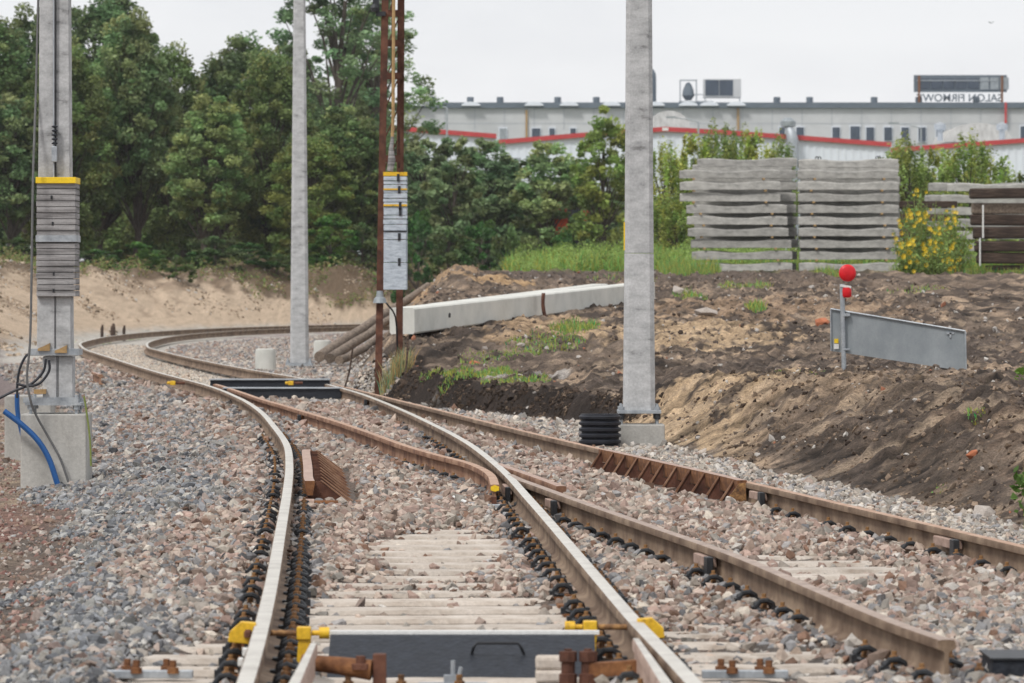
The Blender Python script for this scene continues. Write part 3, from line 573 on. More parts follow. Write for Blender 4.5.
mb = MB(); mb.prism([(-.05, .0), (-.09, .0), (-.21, -.15), (-.21, -.19), (-.04, -.19)], (0.03, -.28, 0), (1, 0, 0), (0, 0, 1), (0, .02, 0)); mb.build('end_plate', MT['amber'], gr)

# ------------------------------------------------------------------ near switch machinery
sb = thing('point_machine_cover', (W(462, 18.7), 18.7, -.17), 'charcoal chequered steel cover with a bent wire handle between the rails', 'cover')
w = (600 - 333) / 257.
mb = MB(); mb.prism([(0, -.03), (.5, -.03), (.5, .13), (.42, .13)], (-w / 2, -.25, 0), (0, 1, 0), (0, 0, 1), (w, 0, 0))
mb.build('cover_plate', MT['checker'], sb)
mb = MB(); mb.box((0, .262, .136), (w + .04, .05, .014)); mb.build('top_flange', MT['white_plastic'], sb)
mb = MB(); a0 = (474 - 462) / 257.; a1 = (521 - 462) / 257.
mb.tube([(a0 - .01, .02, .065), (a0, -.03, .10), (a0 + .012, -.035, .115), (a1 - .012, -.035, .115), (a1, -.03, .10), (a1 + .012, .0, .07)], .006, 6); mb.build('handle', MT['black'], sb, smooth=True)
blk = thing('concrete_block', (W(553, 18.35), 18.35, -.15), 'small pale ribbed concrete block at the right end of the charcoal cover', 'block')
mb = MB(); mb.box((0, 0, .045), (.135, .12, .05)); mb.box((0, -.004, -.006), (.135, .13, .05)); mb.build('block_body', MT['sleeper'], blk, bevel=.012)
def rusty_drive(px, Y, side, label):
    t = thing('switch_drive_rod', (W(px, Y), Y, -.12), label, 'switch rod')
    mb = MB(); mb.tube([(-.16 * side, .05, .04), (-.02 * side, 0, .03), (.1 * side, -.02, .015)], [.03, .034, .04], 10); mb.build('arm', MT['rust'], t, smooth=True)
    mb = MB(); mb.box((.13 * side, 0, -.02), (.05, .07, .19)); mb.build('end_bracket', MT['rust_dark'], t, bevel=.004)
    mb = MB(); mb.lathe((.06 * side, -.04, .02), [(.035, 0), (.035, .02), (.018, .022), (.018, .05)], 8); mb.build('bolt', MT['rust_dark'], t)
    return t
rusty_drive(345, 18.0, 1, 'brown drive arm joined to the open switch blade')
dr = thing('switch_drive_rod', (W(600, 18.05), 18.05, -.12), 'rusty bolted drive bracket beside the closed switch blade', 'switch rod')
mb = MB()
for k in (0, .075): mb.lathe((-.12 + k, 0, -.06), [(.034, 0), (.034, .055), (.026, .058), (.026, .1), (.034, .102), (.034, .14), (.015, .142), (.015, .15)], 8)
mb.build('bolt', MT['rust_dark'], dr)
mb = MB(); mb.box((.05, 0, .015), (.2, .05, .055), ry=-.06); mb.build('arm', MT['rust'], dr, bevel=.004)
mb = MB(); mb.box((.0, .0, -.085), (.34, .12, .03)); mb.build('foot_plate', MT['black'], dr)
def clamp(px, py, Y, s, label, outer=False):
    t = thing('yellow_roller_clamp', (W(px, Y), Y, ZZ(py, Y)), label, 'rail clamp', 'yellow clamps across the near rails')
    mb = MB()
    if outer:
        mb.prism([(-.05, -.03), (.05, -.04), (.06, .045), (.0, .05), (-.045, .01)], (0, -.03, 0), (s, 0, 0), (0, 0, 1), (0, .06, 0)); mb.build('bracket', MT['yellow'], t, bevel=.004)
        mb = MB(); mb.lathe((.03 * s, -.035, -.01), [(.017, 0), (.017, .02), (.01, .03)], 6); mb.build('bolt', MT['rust_dark'], t)
    else:
        mb.box((0, 0, 0), (.055, .06, .05)); mb.prism([(-.03, -.14), (.02, -.14), (.03, 0), (-.02, 0)], (0, -.02, 0), (1, 0, 0), (0, 0, 1), (0, .035, 0)); mb.build('bracket', MT['yellow'], t, bevel=.004)
        mb = MB(); mb.rod((.03 * s, 0, 0), (.09 * s, 0, 0), .011); mb.rod((.06 * s, 0, 0), (.1 * s, 0, 0), .024); mb.build('roller', MT['yellow'], t, smooth=True)
        mb = MB(); mb.rod((-.03 * s, 0, 0), (-.15 * s, 0, 0), .012); mb.build('bar', MT['amber'], t, smooth=True)
clamp(241, 634, 18.9, 1, 'yellow clamp lug outside the outer left rail', True)
clamp(304, 633, 18.9, 1, 'yellow roller clamp inside the outer left rail')
clamp(590, 627, 19.1, -1, 'yellow roller clamp with a drop leg inside the worn rail')
clamp(652, 630, 19.1, -1, 'yellow clamp lug outside the worn rail', True)
for px, s in ((745, 1), (150, -1)):
    Yb = 18.35; t = thing('bolted_bar', (W(px, Yb), Yb, -.165), 'grey bar with rusty nuts on the sleeper ' + ('right of the worn rail' if s > 0 else 'left of the outer rail'), 'bar', 'bolted bars on the near sleepers')
    mb = MB(); mb.box((0, 0, .015), (.33, .05, .03)); mb.build('bar_body', MT['galv'], t, bevel=.003)
    for q, w_ in ((-.09, .07), (-.05, -.05), (.06, .07), (.09, -.05)):
        mb = MB(); mb.lathe((q, w_ * .6, .02), [(.022, 0), (.022, .022), (.013, .024), (.013, .05)], 6); mb.build('nut', MT['rust'], t)
br = thing('cable_cover', (W(1010, 18.2), 18.2, -.2), 'black steel box cover at the bottom right corner', 'cover')
mb = MB(); mb.prism([(-.1, 0), (.25, 0), (.25, .13), (-.085, .13)], (0, -.2, 0), (1, 0, 0), (0, 0, 1), (0, .4, 0)); mb.build('cover_body', MT['checker'], br, bevel=.005)
mb = MB(); mb.box((.08, 0, .135), (.35, .42, .008)); mb.build('lid', MT['black'], br)
t = thing('steel_bracket', (W(453, 18.25), 18.25, -.19), 'small silvery bracket lying before the charcoal cover', 'bracket')
MB().box((0, 0, .01), (.26, .05, .012)).box((0, 0, .03), (.07, .035, .03)).rod((0, 0, .03), (.0, 0, .1), .009).rod((.02, 0, .03), (.03, 0, .075), .008).build('bracket_body', MT['galv'], t)
t = thing('drive_rail', (W(380, 18.15), 18.15, -.19), 'rusty flat drive bar with nuts below the charcoal cover', 'bar')
MB().box((0, 0, 0), (.75, .05, .02)).build('bar_body', MT['rust_dark'], t)
for q in (-.3, -.12, .08, .3): MB().lathe((q, 0, .01), [(.02, 0), (.02, .02), (.012, .022), (.012, .045)], 6).build('nut', MT['amber'], t)
for px, py, lab in ((245.5, 652, 'upper white insulating pad beside the outer left rail'), (241, 662, 'lower white insulating pad beside the outer left rail')):
    t = thing('insulating_pad', (W(px, 18.1), 18.1, ZZ(py, 18.1)), lab, 'pad'); MB().box((0, 0, 0), (.022, .05, .032)).build('pad_body', MT['white_plastic'], t, bevel=.005)
# far switch covers
for k, (py, pb, Yc, lab) in enumerate(((379, 386, 66.0, 'upper dark hollow sleeper across the far switch'), (387.5, 398, 63.3, 'lower dark hollow sleeper across the far switch'))):
    zt = ZZ(py, Yc); xa = float(xL(Yc)) + .12; xb = float(xR(Yc)) + (.05 if k == 0 else .0)
    if k == 0: xb += .0
    t = thing('hollow_sleeper', ((xa + xb) / 2, Yc, zt - .14), lab, 'hollow sleeper', 'dark hollow sleepers at the far switch')
    mb = MB(); mb.box((0, 0, .06), (xb - xa, .34, .13)); mb.build('trough', MT['checker'], t)
    mb = MB(); mb.box((0, -.01, .135), (xb - xa + .03, .38, .014)); mb.build('lid', MT['galv'], t)
def small_clamp(px, py, Y, label):
    t = thing('yellow_roller_clamp', (W(px, Y), Y, ZZ(py, Y)), label, 'rail clamp', 'yellow clamps at the far switch')
    mb = MB(); mb.box((0, 0, 0), (.07, .08, .06)); mb.rod((-.08, 0, 0), (0, 0, 0), .022); mb.build('bracket', MT['yellow'], t, bevel=.01)
    mb = MB(); mb.rod((0, 0, 0), (.16, 0, .0), .02); mb.build('bar', MT['rust_dark'], t)
small_clamp(291, 383, 65.5, 'yellow clamp on the dark hollow sleeper at the far switch')
small_clamp(173, 383, 64.5, 'yellow clamp on the outside of the far curve rail')
t = thing('spare_rail_piece', (W(103, 74), 74, H(W(103, 74), 74)), 'short cut of rusty rail lying on the ballast left of the curve', 'rail offcut')
mb = MB(); sweep(mb, np.array([(.05, -1.0, .17), (-.25, 1.2, .17)])); o = mb.build('rail_body', [MT['rail_rust'], MT['rail_pink']], t)
for i, (px, h) in enumerate(((102, .08), (113, .12), (124, .06))):
    Ys = 137; t = thing('short_stake', (W(px, Ys) , Ys, ZZ(331, Ys)), 'short dark stake beside the far curve, ' + ('leftmost of three', 'middle and stoutest of three', 'rightmost of three')[i], 'stake', 'three stakes by the far curve')
    mb = MB(); mb.tube([(0, 0, -.3), (0, 0, h * .8), (.02, 0, h + .1)], [.05 + .03 * (i == 1), .05 + .03 * (i == 1), .03], 6); mb.build('stake_body', MT['dark_timber'], t)

# ------------------------------------------------------------------ concrete catenary poles
def hpole(mb, z0, z1, w0, w1, n=14, d=.3, groove=.035, gx=.0):
    # slightly tapering H-section with shallow groove on the front and back
    for i in range(n):
        pass
    def sec(w): 
        h = w / 2; g_ = groove / 2; k = .03; D = d / 2 * w / w0
        return [(-h, -D), (-g_ + gx, -D), (-g_ + gx, -D + k), (g_ + gx, -D + k), (g_ + gx, -D), (h, -D), (h, D), (g_, D), (g_, D - k), (-g_, D - k), (-g_, D), (-h, D)]
    vs = []; fs = []
    for i in range(n + 1):
        t = i / n; vs += [(x, y, z0 + (z1 - z0) * t) for x, y in sec(w0 + (w1 - w0) * t)]
    for i in range(n):
        for j in range(12): fs.append((i * 12 + j, i * 12 + (j + 1) % 12, (i + 1) * 12 + (j + 1) % 12, (i + 1) * 12 + j))
    fs += [tuple(range(11, -1, -1)), tuple(n * 12 + j for j in range(12))]
    mb.add(vs, fs)
Yp = 40.3; xp = W(55.5, Yp); zb = -.36
lp = thing('catenary_pole', (xp, Yp, 0), 'grey concrete mast wrapped in weathered planks with a yellow top board', 'mast', 'concrete overhead line masts')
S_ = F / Yp
mb = MB(); hpole(mb, .76, 7.5, .285, .19, d=.3, groove=.014, gx=.012); mb.build('pole_shaft', MT['pole_concrete'], lp, bevel=.006)
mb = MB(); hpole(mb, .36, .75, .25, .25, 3, d=.26, groove=.02); mb.build('pole_stub', MT['pole_concrete'], lp, bevel=.006).location = (.03, 0, 0)
mb = MB(); mb.box((.0, -.158, 4.6), (.012, .02, 5.0), m=1); mb.box((.017, -.154, 4.6), (.007, .02, 5.0)); mb.build('conduit', [MT['black'], MT['galv']], lp)
mb = MB()
for k in range(5): mb.lathe((.012, -.2, 2.52 + .035 * k), [(.012, 0), (.026, .006), (.026, .014), (.012, .02)], 10)
mb.build('insulator', MT['rubber'], lp)
mb = MB(); mb.box((.01, -.2, 2.44), (.045, .04, .13)); mb.build('clamp', MT['galv'], lp, bevel=.004)
mb = MB(); z = 1.25; 
while z < 2.19:
    h = .05; mb.box((.022 + random.uniform(-.004, .004), -.185 + random.uniform(-.005, .005), z + h / 2), (.325, .03, h - .004)); mb.box((.022, .19, z + h / 2), (.325, .03, h - .004))
    for sx in (-1, 1): mb.box((.022 + sx * .148, 0, z + h / 2), (.028, .336, h - .005))
    z += h
mb.build('plank_cladding', MT['grey_wood'], lp, bevel=.003)
mb = MB()
for zz in (2.08, 1.86, 1.44, 1.30): mb.box((-.005 + random.uniform(-.01, .01), -.2026, zz), (.016, .006, .03))
mb.build('bolt_slot', MT['black'], lp)
mb = MB(); mb.box((.022, -.209, 1.735), (.335, .006, .055)); mb.box((.022, .212, 1.735), (.335, .006, .055)); mb.box((.188, 0, 1.735), (.006, .42, .055)); mb.build('steel_strap', MT['galv'], lp)
mb = MB(); mb.box((.022, -.19, 2.222), (.335, .05, .052)); mb.box((.022, .19, 2.222), (.335, .04, .052)); mb.box((-.13, 0, 2.222), (.028, .33, .052)); mb.box((.174, 0, 2.222), (.028, .33, .052)); mb.build('yellow_board', MT['yellow_bright'], lp, bevel=.003)
mb = MB(); mb.box((.0, -.17, .785), (.40, .02, .05)); mb.box((.0, -.135, .808), (.40, .07, .012)); mb.box((.0, .17, .785), (.40, .02, .05)); mb.box((0, -.135, .762), (.4, .07, .012)); mb.box((-.205, 0, .785), (.012, .36, .05)); mb.box((.205, 0, .785), (.012, .36, .05)); mb.build('upper_collar', MT['galv'], lp)
mb = MB(); mb.box((0, 0, .352), (.47, .42, .022)); mb.box((-.02, -.2, .385), (.46, .02, .045)); 
mb.build('base_plate', MT['galv'], lp)
for sx in (-1, 1):
    for sy in (-1, 1):
        mb = MB(); mb.rod((sx * .19, sy * .17, .26), (sx * .19, sy * .17, .43), .014); mb.lathe((sx * .19, sy * .17, .305), [(.03, 0), (.03, .035)], 6); mb.lathe((sx * .19, sy * .17, .364), [(.03, 0), (.03, .03)], 6); mb.build('anchor_bolt', MT['galv'], lp)
for px, py in ((46, 347), (63, 349)):
    mb = MB(); mb.prism([(-.05, -.02), (.05, -.02), (.05, .045), (0, .02), (-.05, .0)], ((px - 55.5) / S_, -.2, ZZ(py, Yp) - .01), (1, 0, 0), (0, 0, 1), (0, .06, 0)); mb.build('wooden_wedge', MT['pale_wood'], lp)
mb = MB(); mb.prism([(-.05, -.02), (.05, -.02), (.05, .02), (-.05, .015)], ((42 - 55.5) / S_, -.19, ZZ(391, Yp)), (1, 0, 0), (0, 0, 1), (0, .06, 0)); mb.build('wooden_wedge', MT['pale_wood'], lp)
fb = thing('concrete_foundation', (W(56.5, Yp), Yp, -.6), 'square concrete footing under the plank wrapped mast', 'foundation', 'concrete foundation blocks')
mb = MB(); mb.box((0, 0, .435), (.55, .55, .87)); mb.build('block', MT['concrete'], fb, bevel=.012)
fb = thing('concrete_foundation', (W(30, 46.6), 46.6, -.6), 'empty square footing behind the plank wrapped mast', 'foundation', 'concrete foundation blocks')
mb = MB(); mb.box((0, 0, .44), (.45, .45, .88)); mb.build('block', MT['concrete'], fb, bevel=.012)
def pxpath(pts, Y, dy=None): return [(W(a, Y + (dy[i] if dy else 0)), Y + (dy[i] if dy else 0), ZZ(b, Y + (dy[i] if dy else 0))) for i, (a, b) in enumerate(pts)]
def cable(name, pts, r, mat, label, cat, group=None, n=8):
    P = cr(pts, 6); o = Vector(P[0].tolist()); mb = MB(); mb.tube([Vector(p.tolist()) - o for p in P], r, n)
    b = mb.build(name, MT[mat], smooth=True); b.location = o; return tag(b, label, cat, group)
cable('blue_pipe', pxpath([(4, 411), (21, 424), (37.5, 440), (49, 459), (57.5, 484)], 39.9), .024, 'blue_pipe', 'bright blue cable duct arching in front of the mast footing', 'pipe', 'blue ducts at the mast')
cable('blue_pipe', pxpath([(17, 394), (17.3, 408), (19, 420), (25, 445)], 41.5), .021, 'blue_pipe', 'upright blue duct behind the corner of the mast footing', 'pipe', 'blue ducts at the mast')
cable('black_cable', pxpath([(33, 353), (26, 356), (20, 368), (17.5, 382), (17, 398)], 40.6), .011, 'rubber', 'black cable dropping from the collar into the upright blue duct', 'cable', 'black cables on the mast')
cable('black_cable', pxpath([(46, 359), (43, 372), (31, 384), (14, 391), (-4, 400)], 40.0), .011, 'rubber', 'black cable sweeping down left from the collar to the picture edge', 'cable', 'black cables on the mast')
cable('black_cable', pxpath([(49, 360), (49, 371), (40, 383), (28, 386), (17, 384)], 39.95), .011, 'rubber', 'black cable looping short under the collar', 'cable', 'black cables on the mast')
cable('grey_cable', pxpath([(39, -30), (36, 90), (33, 180), (30.5, 330), (27, 375), (30, 398), (35.5, 414), (49, 438), (60, 458), (68.5, 482)], 39.95, [.3, .2, 0, -.1, -.1, -.1, -.05, 0, 0, 0]), .0105, 'cable_grey', 'thin grey cable running down the left of the plank wrapped mast', 'cable')
cable('plant_stalk', pxpath([(91, 466), (90, 440), (87, 415), (84, 396)], 40.0), .008, 'stem', 'single yellow green weed stalk beside the mast footing', 'plant')

def spole(z0, z1, w0, w1, n=24):
    m_ = MB(); vs = []; fs = []
    for i in range(n + 1):
        q = i / n; h = (w0 + (w1 - w0) * q) / 2; c = .3 * h
        vs += [(x, y, z0 + (z1 - z0) * q) for x, y in ((-h + c, -h), (h - c, -h), (h, -h + c), (h, h - c), (h - c, h), (-h + c, h), (-h, h - c), (-h, -h + c))]
    for i in range(n):
        for j in range(8): fs.append((i * 8 + j, i * 8 + (j + 1) % 8, (i + 1) * 8 + (j + 1) % 8, (i + 1) * 8 + j))
    fs += [tuple(range(7, -1, -1)), tuple(n * 8 + j for j in range(8))]; return m_.add(vs, fs)
# middle far pole
Y2 = 90; t = thing('catenary_pole', (W(299.5, Y2), Y2, -.15), 'slim pale concrete mast between two small concrete cylinders', 'mast', 'concrete overhead line masts')
spole(.06, 8.5, .345, .19).build('pole_shaft', MT['pole_concrete'], t)
mb = MB(); mb.box((0, 0, .03), (.5, .5, .05)); mb.build('base_plate', MT['galv'], t)
for sx in (-1, 1):
    mb = MB(); mb.lathe((sx * .21, -.2, .05), [(.035, 0), (.035, .05), (.02, .052), (.02, .1)], 6); mb.build('anchor_bolt', MT['galv'], t)
for px, py, Yc, lab in ((265.5, 369, 87, 'small round concrete cylinder left of the slim mast'), (322.5, 358, 100.5, 'small round concrete cylinder right of the slim mast')):
    t = thing('concrete_cylinder', (W(px, Yc), Yc, ZZ(py, Yc) - .05), lab, 'cylinder', 'concrete cylinders beside the slim mast')
    mb = MB(); mb.lathe((0, 0, 0), [(.19, 0), (.185, .36), (.175, .41), (.12, .42)], 28); mb.build('cylinder_body', MT['pale_concrete'], t, smooth=True)

# near right pole
Y3 = 44.4; x3 = W(639, Y3)
t = thing('catenary_pole', (x3, Y3, 0), 'thick grey concrete mast rising from a bolted plate right of centre', 'mast', 'concrete overhead line masts')
spole(.195, 1.64, .295, .267).build('pole_shaft', MT['pole_concrete'], t)
spole(1.645, 7.5, .265, .195).build('pole_shaft', MT['pole_concrete'], t)
mb = MB(); mb.box((-.137, -.05, 1.80), (.012, .06, .26)); mb.build('yellow_tag', MT['yellow_bright'], t)
mb = MB(); mb.box((0, 0, .178), (.40, .40, .03)); mb.build('base_plate', MT['galv'], t, bevel=.003)
for sx in (-1, 1):
    for sy in (-1, 1):
        mb = MB(); mb.rod((sx * .165, sy * .165, .05), (sx * .165, sy * .165, .25), .013); mb.lathe((sx * .165, sy * .165, .195), [(.028, 0), (.028, .03)], 6, 0); mb.lathe((sx * .165, sy * .165, .11), [(.03, 0), (.03, .05)], 6, 1)
        mb.build('anchor_bolt', [MT['galv'], MT['black']], t)
fb = thing('concrete_foundation', (W(642, Y3), Y3, -.6), 'square concrete footing under the thick mast by the bank', 'foundation', 'concrete foundation blocks')
mb = MB(); mb.box((0, 0, .332), (.41, .41, .664)); mb.build('block', MT['concrete'], fb, bevel=.012)
Yq = 43.9; t = thing('corrugated_pipe', (W(600, Yq), Yq, -.25), 'upright black corrugated pipe stub next to the thick mast', 'pipe')
mb = MB(); z1 = ZZ(414, Yq) + .25; k = 8; prof = []
for i in range(k):
    z = z1 - (k - i) * .056; prof += [(.168, z), (.172, z + .008), (.192, z + .016), (.195, z + .036), (.178, z + .046)]
prof += [(.178, z1), (.15, z1), (.15, z1 - .3)]
mb.lathe((0, 0, 0), prof, 40); mb.build('pipe_body', MT['rubber'], t, smooth=True)

# ------------------------------------------------------------------ rusty lattice mast
Ym = 63.0; xm = W(389, Ym); s = F / Ym
lm = thing('lattice_mast', (xm, Ym, 0), 'rusty twin-leg steel mast with pale blue boards strapped round it', 'mast')
legs = [(-11, 0, 377, -2.0, 0), (8, 1.2, 366, 12, .3)]
for (xb, dy, pb, xt, dyt) in legs:
    a = Vector((xb / s, dy, ZZ(pb, Ym + dy) - .35)); b = Vector((xt / s, dyt, 6.5)); mb = MB(); d_ = (b - a).normalized()
    # channel section leg
    P = [(-.045, -.05), (.045, -.05), (.045, -.042), (-.035, -.042), (-.035, .042), (.045, .042), (.045, .05), (-.045, .05)]
    mb.prism(P, a, (1, 0, 0), (0, 1, 0), b - a); mb.build('leg', MT['rust_dark'], lm)
for zz in (ZZ(12, Ym), ZZ(42, Ym), ZZ(75, Ym), ZZ(158, Ym), ZZ(305, Ym), 4.0 + 1.33, 6.2):
    q = min(1, max(0, (zz + .2) / 6.7)); xa = (-11 + 7.5 * q) / s; xb_ = (8 + 3 * q) / s
    if ZZ(300, Ym) < zz or True:
        mb = MB(); mb.box(((xa + xb_) / 2, .3, zz), (xb_ - xa + .06, .012, .09)); 
        if zz > ZZ(160, Ym): mb.build('batten', MT['rust_dark'], lm)
mb = MB(); mb.box((3.0 / s, .42, 4.7), (.035, .035, 3.6)); mb.build('inner_upright', MT['rust_dark'], lm)
mb = MB(); mb.box((9.0 / s, .55, 4.7), (.03, .035, 3.6)); mb.build('inner_upright', MT['rust_dark'], lm)
mb = MB()
for i in range(9):
    z0 = 2.9 + i * .4; q = z0 / 6.7; xa = (-11 + 7.5 * q) / s + .03; xb_ = (8 + 3 * q) / s - .03
    mb.rod((xa, .5, z0), (xb_, .5, z0 + .36), .009, n=5)
mb.build('lacing', MT['rust_dark'], lm)
mb = MB(); mb.tube([(.03, -.05, 2.8), (.055, -.05, 3.6), (.07, -.05, 6.4)], .024, 6); mb.build('wooden_rod', MT['pale_wood'], lm)
mb = MB(); mb.tube([(.015, -.1, 2.85), (.04, -.1, 3.0), (.03, -.1, 3.15), (.05, -.1, 3.3)], [.04, .05, .03, .02], 8); mb.build('rag_wrap', MT['grey_wood'], lm, smooth=True)
zt, zbm = ZZ(172, Ym), ZZ(290, Ym)
mb = MB(); z = zbm; i = 0; hs = [.36, .30, .2, .07, .05, .11, .06, .05, .07, .05, .06, .05, .06]
xc = 6.5 / s
for h in hs:
    if z + h > zt: break
    mb.box((xc + random.uniform(-.006, .006), -.13 + random.uniform(-.01, .01), z + h / 2), (.30 + random.uniform(-.012, .012), .03, h - .008)); z += h
    mb.box((xc - .14, .05, z - h / 2), (.025, .34, h - .01)); mb.box((xc + .14, .05, z - h / 2), (.025, .34, h - .01))
mb.build('board_cladding', MT['blue_boards'], lm, bevel=.004)
mb = MB(); mb.box((xc, -.13, z + .03), (.315, .04, .05)); mb.box((xc, -.147, z - .17), (.31, .006, .02)); mb.box((xc, -.151, z - .38), (.31, .006, .025), m=1); mb.box((xc, -.151, z - .72), (.31, .006, .02), m=2)
mb.build('strap', [MT['yellow'], MT['yellow'], MT['black']], lm)
mb = MB()
for py, dx in ((178, 3), (190, 4), (206, 5), (212, 5), (237, 4), (262, 4)): mb.box((xc + dx / s, -.151, ZZ(py, Ym)), (.035, .01, .1))
mb.build('bolt_slot', MT['black'], lm)
mb = MB(); mb.lathe((-9 / s, -.08, ZZ(303, Ym)), [(.09, 0), (.075, .06), (.05, .08), (.04, .16)], 12); mb.build('junction_cap', MT['board_grey'], lm)
mb = MB(); mb.tube(cr([(-8 / s, -.05, ZZ(298, Ym)), (-1 / s, -.05, ZZ(305, Ym)), (6 / s, .3, ZZ(318, Ym)), (7 / s, .8, ZZ(350, Ym))], 5), .012, 6); mb.build('wire', MT['rubber'], lm)
mb = MB(); mb.box((-13 / s, -.05, ZZ(5, Ym)), (.08, .1, .17)); mb.box((-8 / s, -.05, ZZ(14, Ym)), (.13, .08, .06)); mb.lathe((-14 / s, -.08, ZZ(12, Ym)), [(.05, 0), (.06, .05), (.03, .1)], 8); mb.build('pulley', MT['black'], lm)
for px, py0, py1, lean, lab in ((345, 387, 345, 8, 'thin leaning dark stick left of the rusty mast'), (405, 378, 335, 3, 'thin upright dark stick right of the rusty mast')):
    Yk = 61.5; cable('dry_stick', pxpath([(px, py0), (px + lean * .6, (py0 + py1) / 2 + 3), (px + lean, py1)], Yk), .012, 'dark_timber', lab, 'stick', 'thin sticks by the rusty mast')

# ------------------------------------------------------------------ lying beams and logs
def tbeam(name, a, b, wa, wb, mat, label, cat, group=None, extra=None):
    a = Vector(a); b = Vector(b); t = thing(name, a, label, cat, group); d = b - a; u = d.normalized(); sd = u.cross(Vector((0, 0, 1))).normalized(); up = sd.cross(u)
    vs = []; n = 10
    for i in range(n + 1):
        q = i / n; w_ = (wa + (wb - wa) * q) / 2; c_ = w_ * .12; p = d * q
        for x, y in ((-w_ + c_, -w_), (w_ - c_, -w_), (w_, -w_ + c_), (w_, w_ - c_), (w_ - c_, w_), (-w_ + c_, w_), (-w_, w_ - c_), (-w_, -w_ + c_)): vs.append(p + sd * x + up * y)
    fs = [(i * 8 + j, i * 8 + (j + 1) % 8, (i + 1) * 8 + (j + 1) % 8, (i + 1) * 8 + j) for i in range(n) for j in range(8)] + [tuple(range(7, -1, -1)), tuple(n * 8 + j for j in range(8))]
    mb = MB(); mb.add(vs, fs); mb.build('beam_body', MT[mat], t); return t, sd, up, d
Ya, Yb = 66.0, 78.0
tb, sd, up, d = tbeam('concrete_beam', (W(402, Ya), Ya, ZZ(321, Ya)), (W(646, Yb), Yb, ZZ(291, Yb)), .36, .30, 'pale_concrete', 'long tapering pale concrete pole lying on the earth behind the rusty mast', 'concrete beam', 'concrete poles lying on the earth')
mb = MB(); q = .125
p_ = d * q; hp = MB(); hp.rod(p_ + sd * .15 + up * .02, p_ + sd * .19 + up * .02, .035); hp.build('hole', MT['black'], tb)
tbeam('concrete_beam', (W(438, 72), 72, ZZ(315, 72)), (W(600, 82), 82, ZZ(292, 82)), .34, .28, 'pale_concrete', 'second pale concrete pole lying just behind the first', 'concrete beam', 'concrete poles lying on the earth')
cable('dark_strap', pxpath([(543.5, 293), (543, 305), (545.5, 318), (551, 329)], 71.45), .028, 'rust_dark', 'dark curved strap hanging over the lying concrete pole', 'strap')
for i, (a, b, r, lab) in enumerate((((320, 356, 93), (428, 286, 107), .085, 'uppermost grey log leaning up the earth edge behind the mast'), ((330, 358, 91), (424, 298, 104), .075, 'middle grey log leaning up the earth edge behind the mast'), ((340, 361, 84), (400, 328, 93), .06, 'shortest lowest grey log leaning up the earth edge'))):
    A = Vector((W(a[0], a[2]), a[2], ZZ(a[1], a[2]))); B = Vector((W(b[0], b[2]), b[2], ZZ(b[1], b[2])))
    t = thing('log', A, lab, 'log', 'logs leaning on the earth edge'); mb = MB(); mb.tube([(B - A) * (q / 8) + Vector((random.uniform(-.02, .02), 0, random.uniform(-.02, .02))) for q in range(9)], [r * (1.25 - .04 * q) for q in range(9)], 12); mb.build('log_body', MT['log'], t, smooth=True)

# ------------------------------------------------------------------ barrier board with red lamp
Ys = 48; s = F / Ys
bt = thing('barrier_board', (W(845, Ys), Ys, ZZ(378, Ys) - .05), 'tilted grey barrier board clamped to a steel post on the earth bank', 'barrier')
z0 = bt.location.z
mb = MB(); mb.rod((0, 0, -.3), (-.03, 0, ZZ(284, Ys) - z0), .024, n=14); mb.build('post', MT['galv'], bt, smooth=True)
def bp(px, py, y=0): return Vector(((px - 845) / s, y, ZZ(py, Ys) - z0))
yb = .06
mb = MB(); c4 = [bp(831, 309, yb), bp(963.5, 331, yb), bp(964.5, 371, yb), bp(831.5, 351, yb)]
c4 = [Vector((p.x, p.y - .6 * (p.x - c4[0].x) * .3, p.z)) for p in c4]
mb.add(c4 + [p + Vector((0, .012, 0)) for p in c4], [(0, 1, 2, 3), (7, 6, 5, 4), (0, 4, 5, 1), (1, 5, 6, 2), (2, 6, 7, 3), (3, 7, 4, 0)]); mb.build('panel', MT['board_grey'], bt)
mb = MB()
for a, b in ((0, 1), (3, 0), (1, 2)):
    o_ = Vector((0, -.014, 0)); r_ = .011 if (a, b) == (0, 1) else .008; mb.rod(c4[a] + o_, c4[b] + o_, r_, n=6)
mb.build('rim', MT['galv'], bt)
mb = MB(); mb.box(bp(846, 315, -.005), (.08, .04, .03)); mb.box(bp(846, 349.5, -.005), (.07, .04, .02)); mb.build('clamp', MT['galv'], bt, bevel=.003)
mb = MB(); q = bp(949, 333, -.15); mb.box(q, (.08, .03, .02)); mb.box(q + Vector((0, 0, -.02)), (.02, .03, .05)); mb.build('hook', MT['galv'], bt)
mb = MB(); mb.box(bp(836.5, 341, yb - .03), (.042, .004, .045)); mb.box(bp(836.5, 346.5, yb - .03), (.05, .004, .05), m=1); mb.build('sticker', [MT['yellow_bright'], MT['white_plastic']], bt)
la = thing('warning_lamp', (W(846.5, Ys), Ys, ZZ(293, Ys)), 'round red warning lamp on top of the barrier post', 'lamp')
mb = MB(); pr = [(.004, 0)] + [(.082 * math.sin(a), .028 * (1 - math.cos(a))) for a in np.linspace(.15, PI / 2, 7)] + [(.086, .05), (.086, .07)] + [(.082 * math.cos(a), .07 + .028 * math.sin(a)) for a in np.linspace(.1, PI / 2 - .05, 6)]
mb.lathe((0, 0, 0), pr, 28); o = mb.build('lens', MT['red_lens'], la, smooth=True); o.rotation_euler = (PI / 2, 0, .15); o.location = (0, .05, .2)
mb = MB(); mb.lathe((0, 0, .005), [(.035, -.05), (.048, -.035), (.05, .02), (.045, .05)], 16); mb.build('battery_case', MT['red_lens'], la, smooth=True)
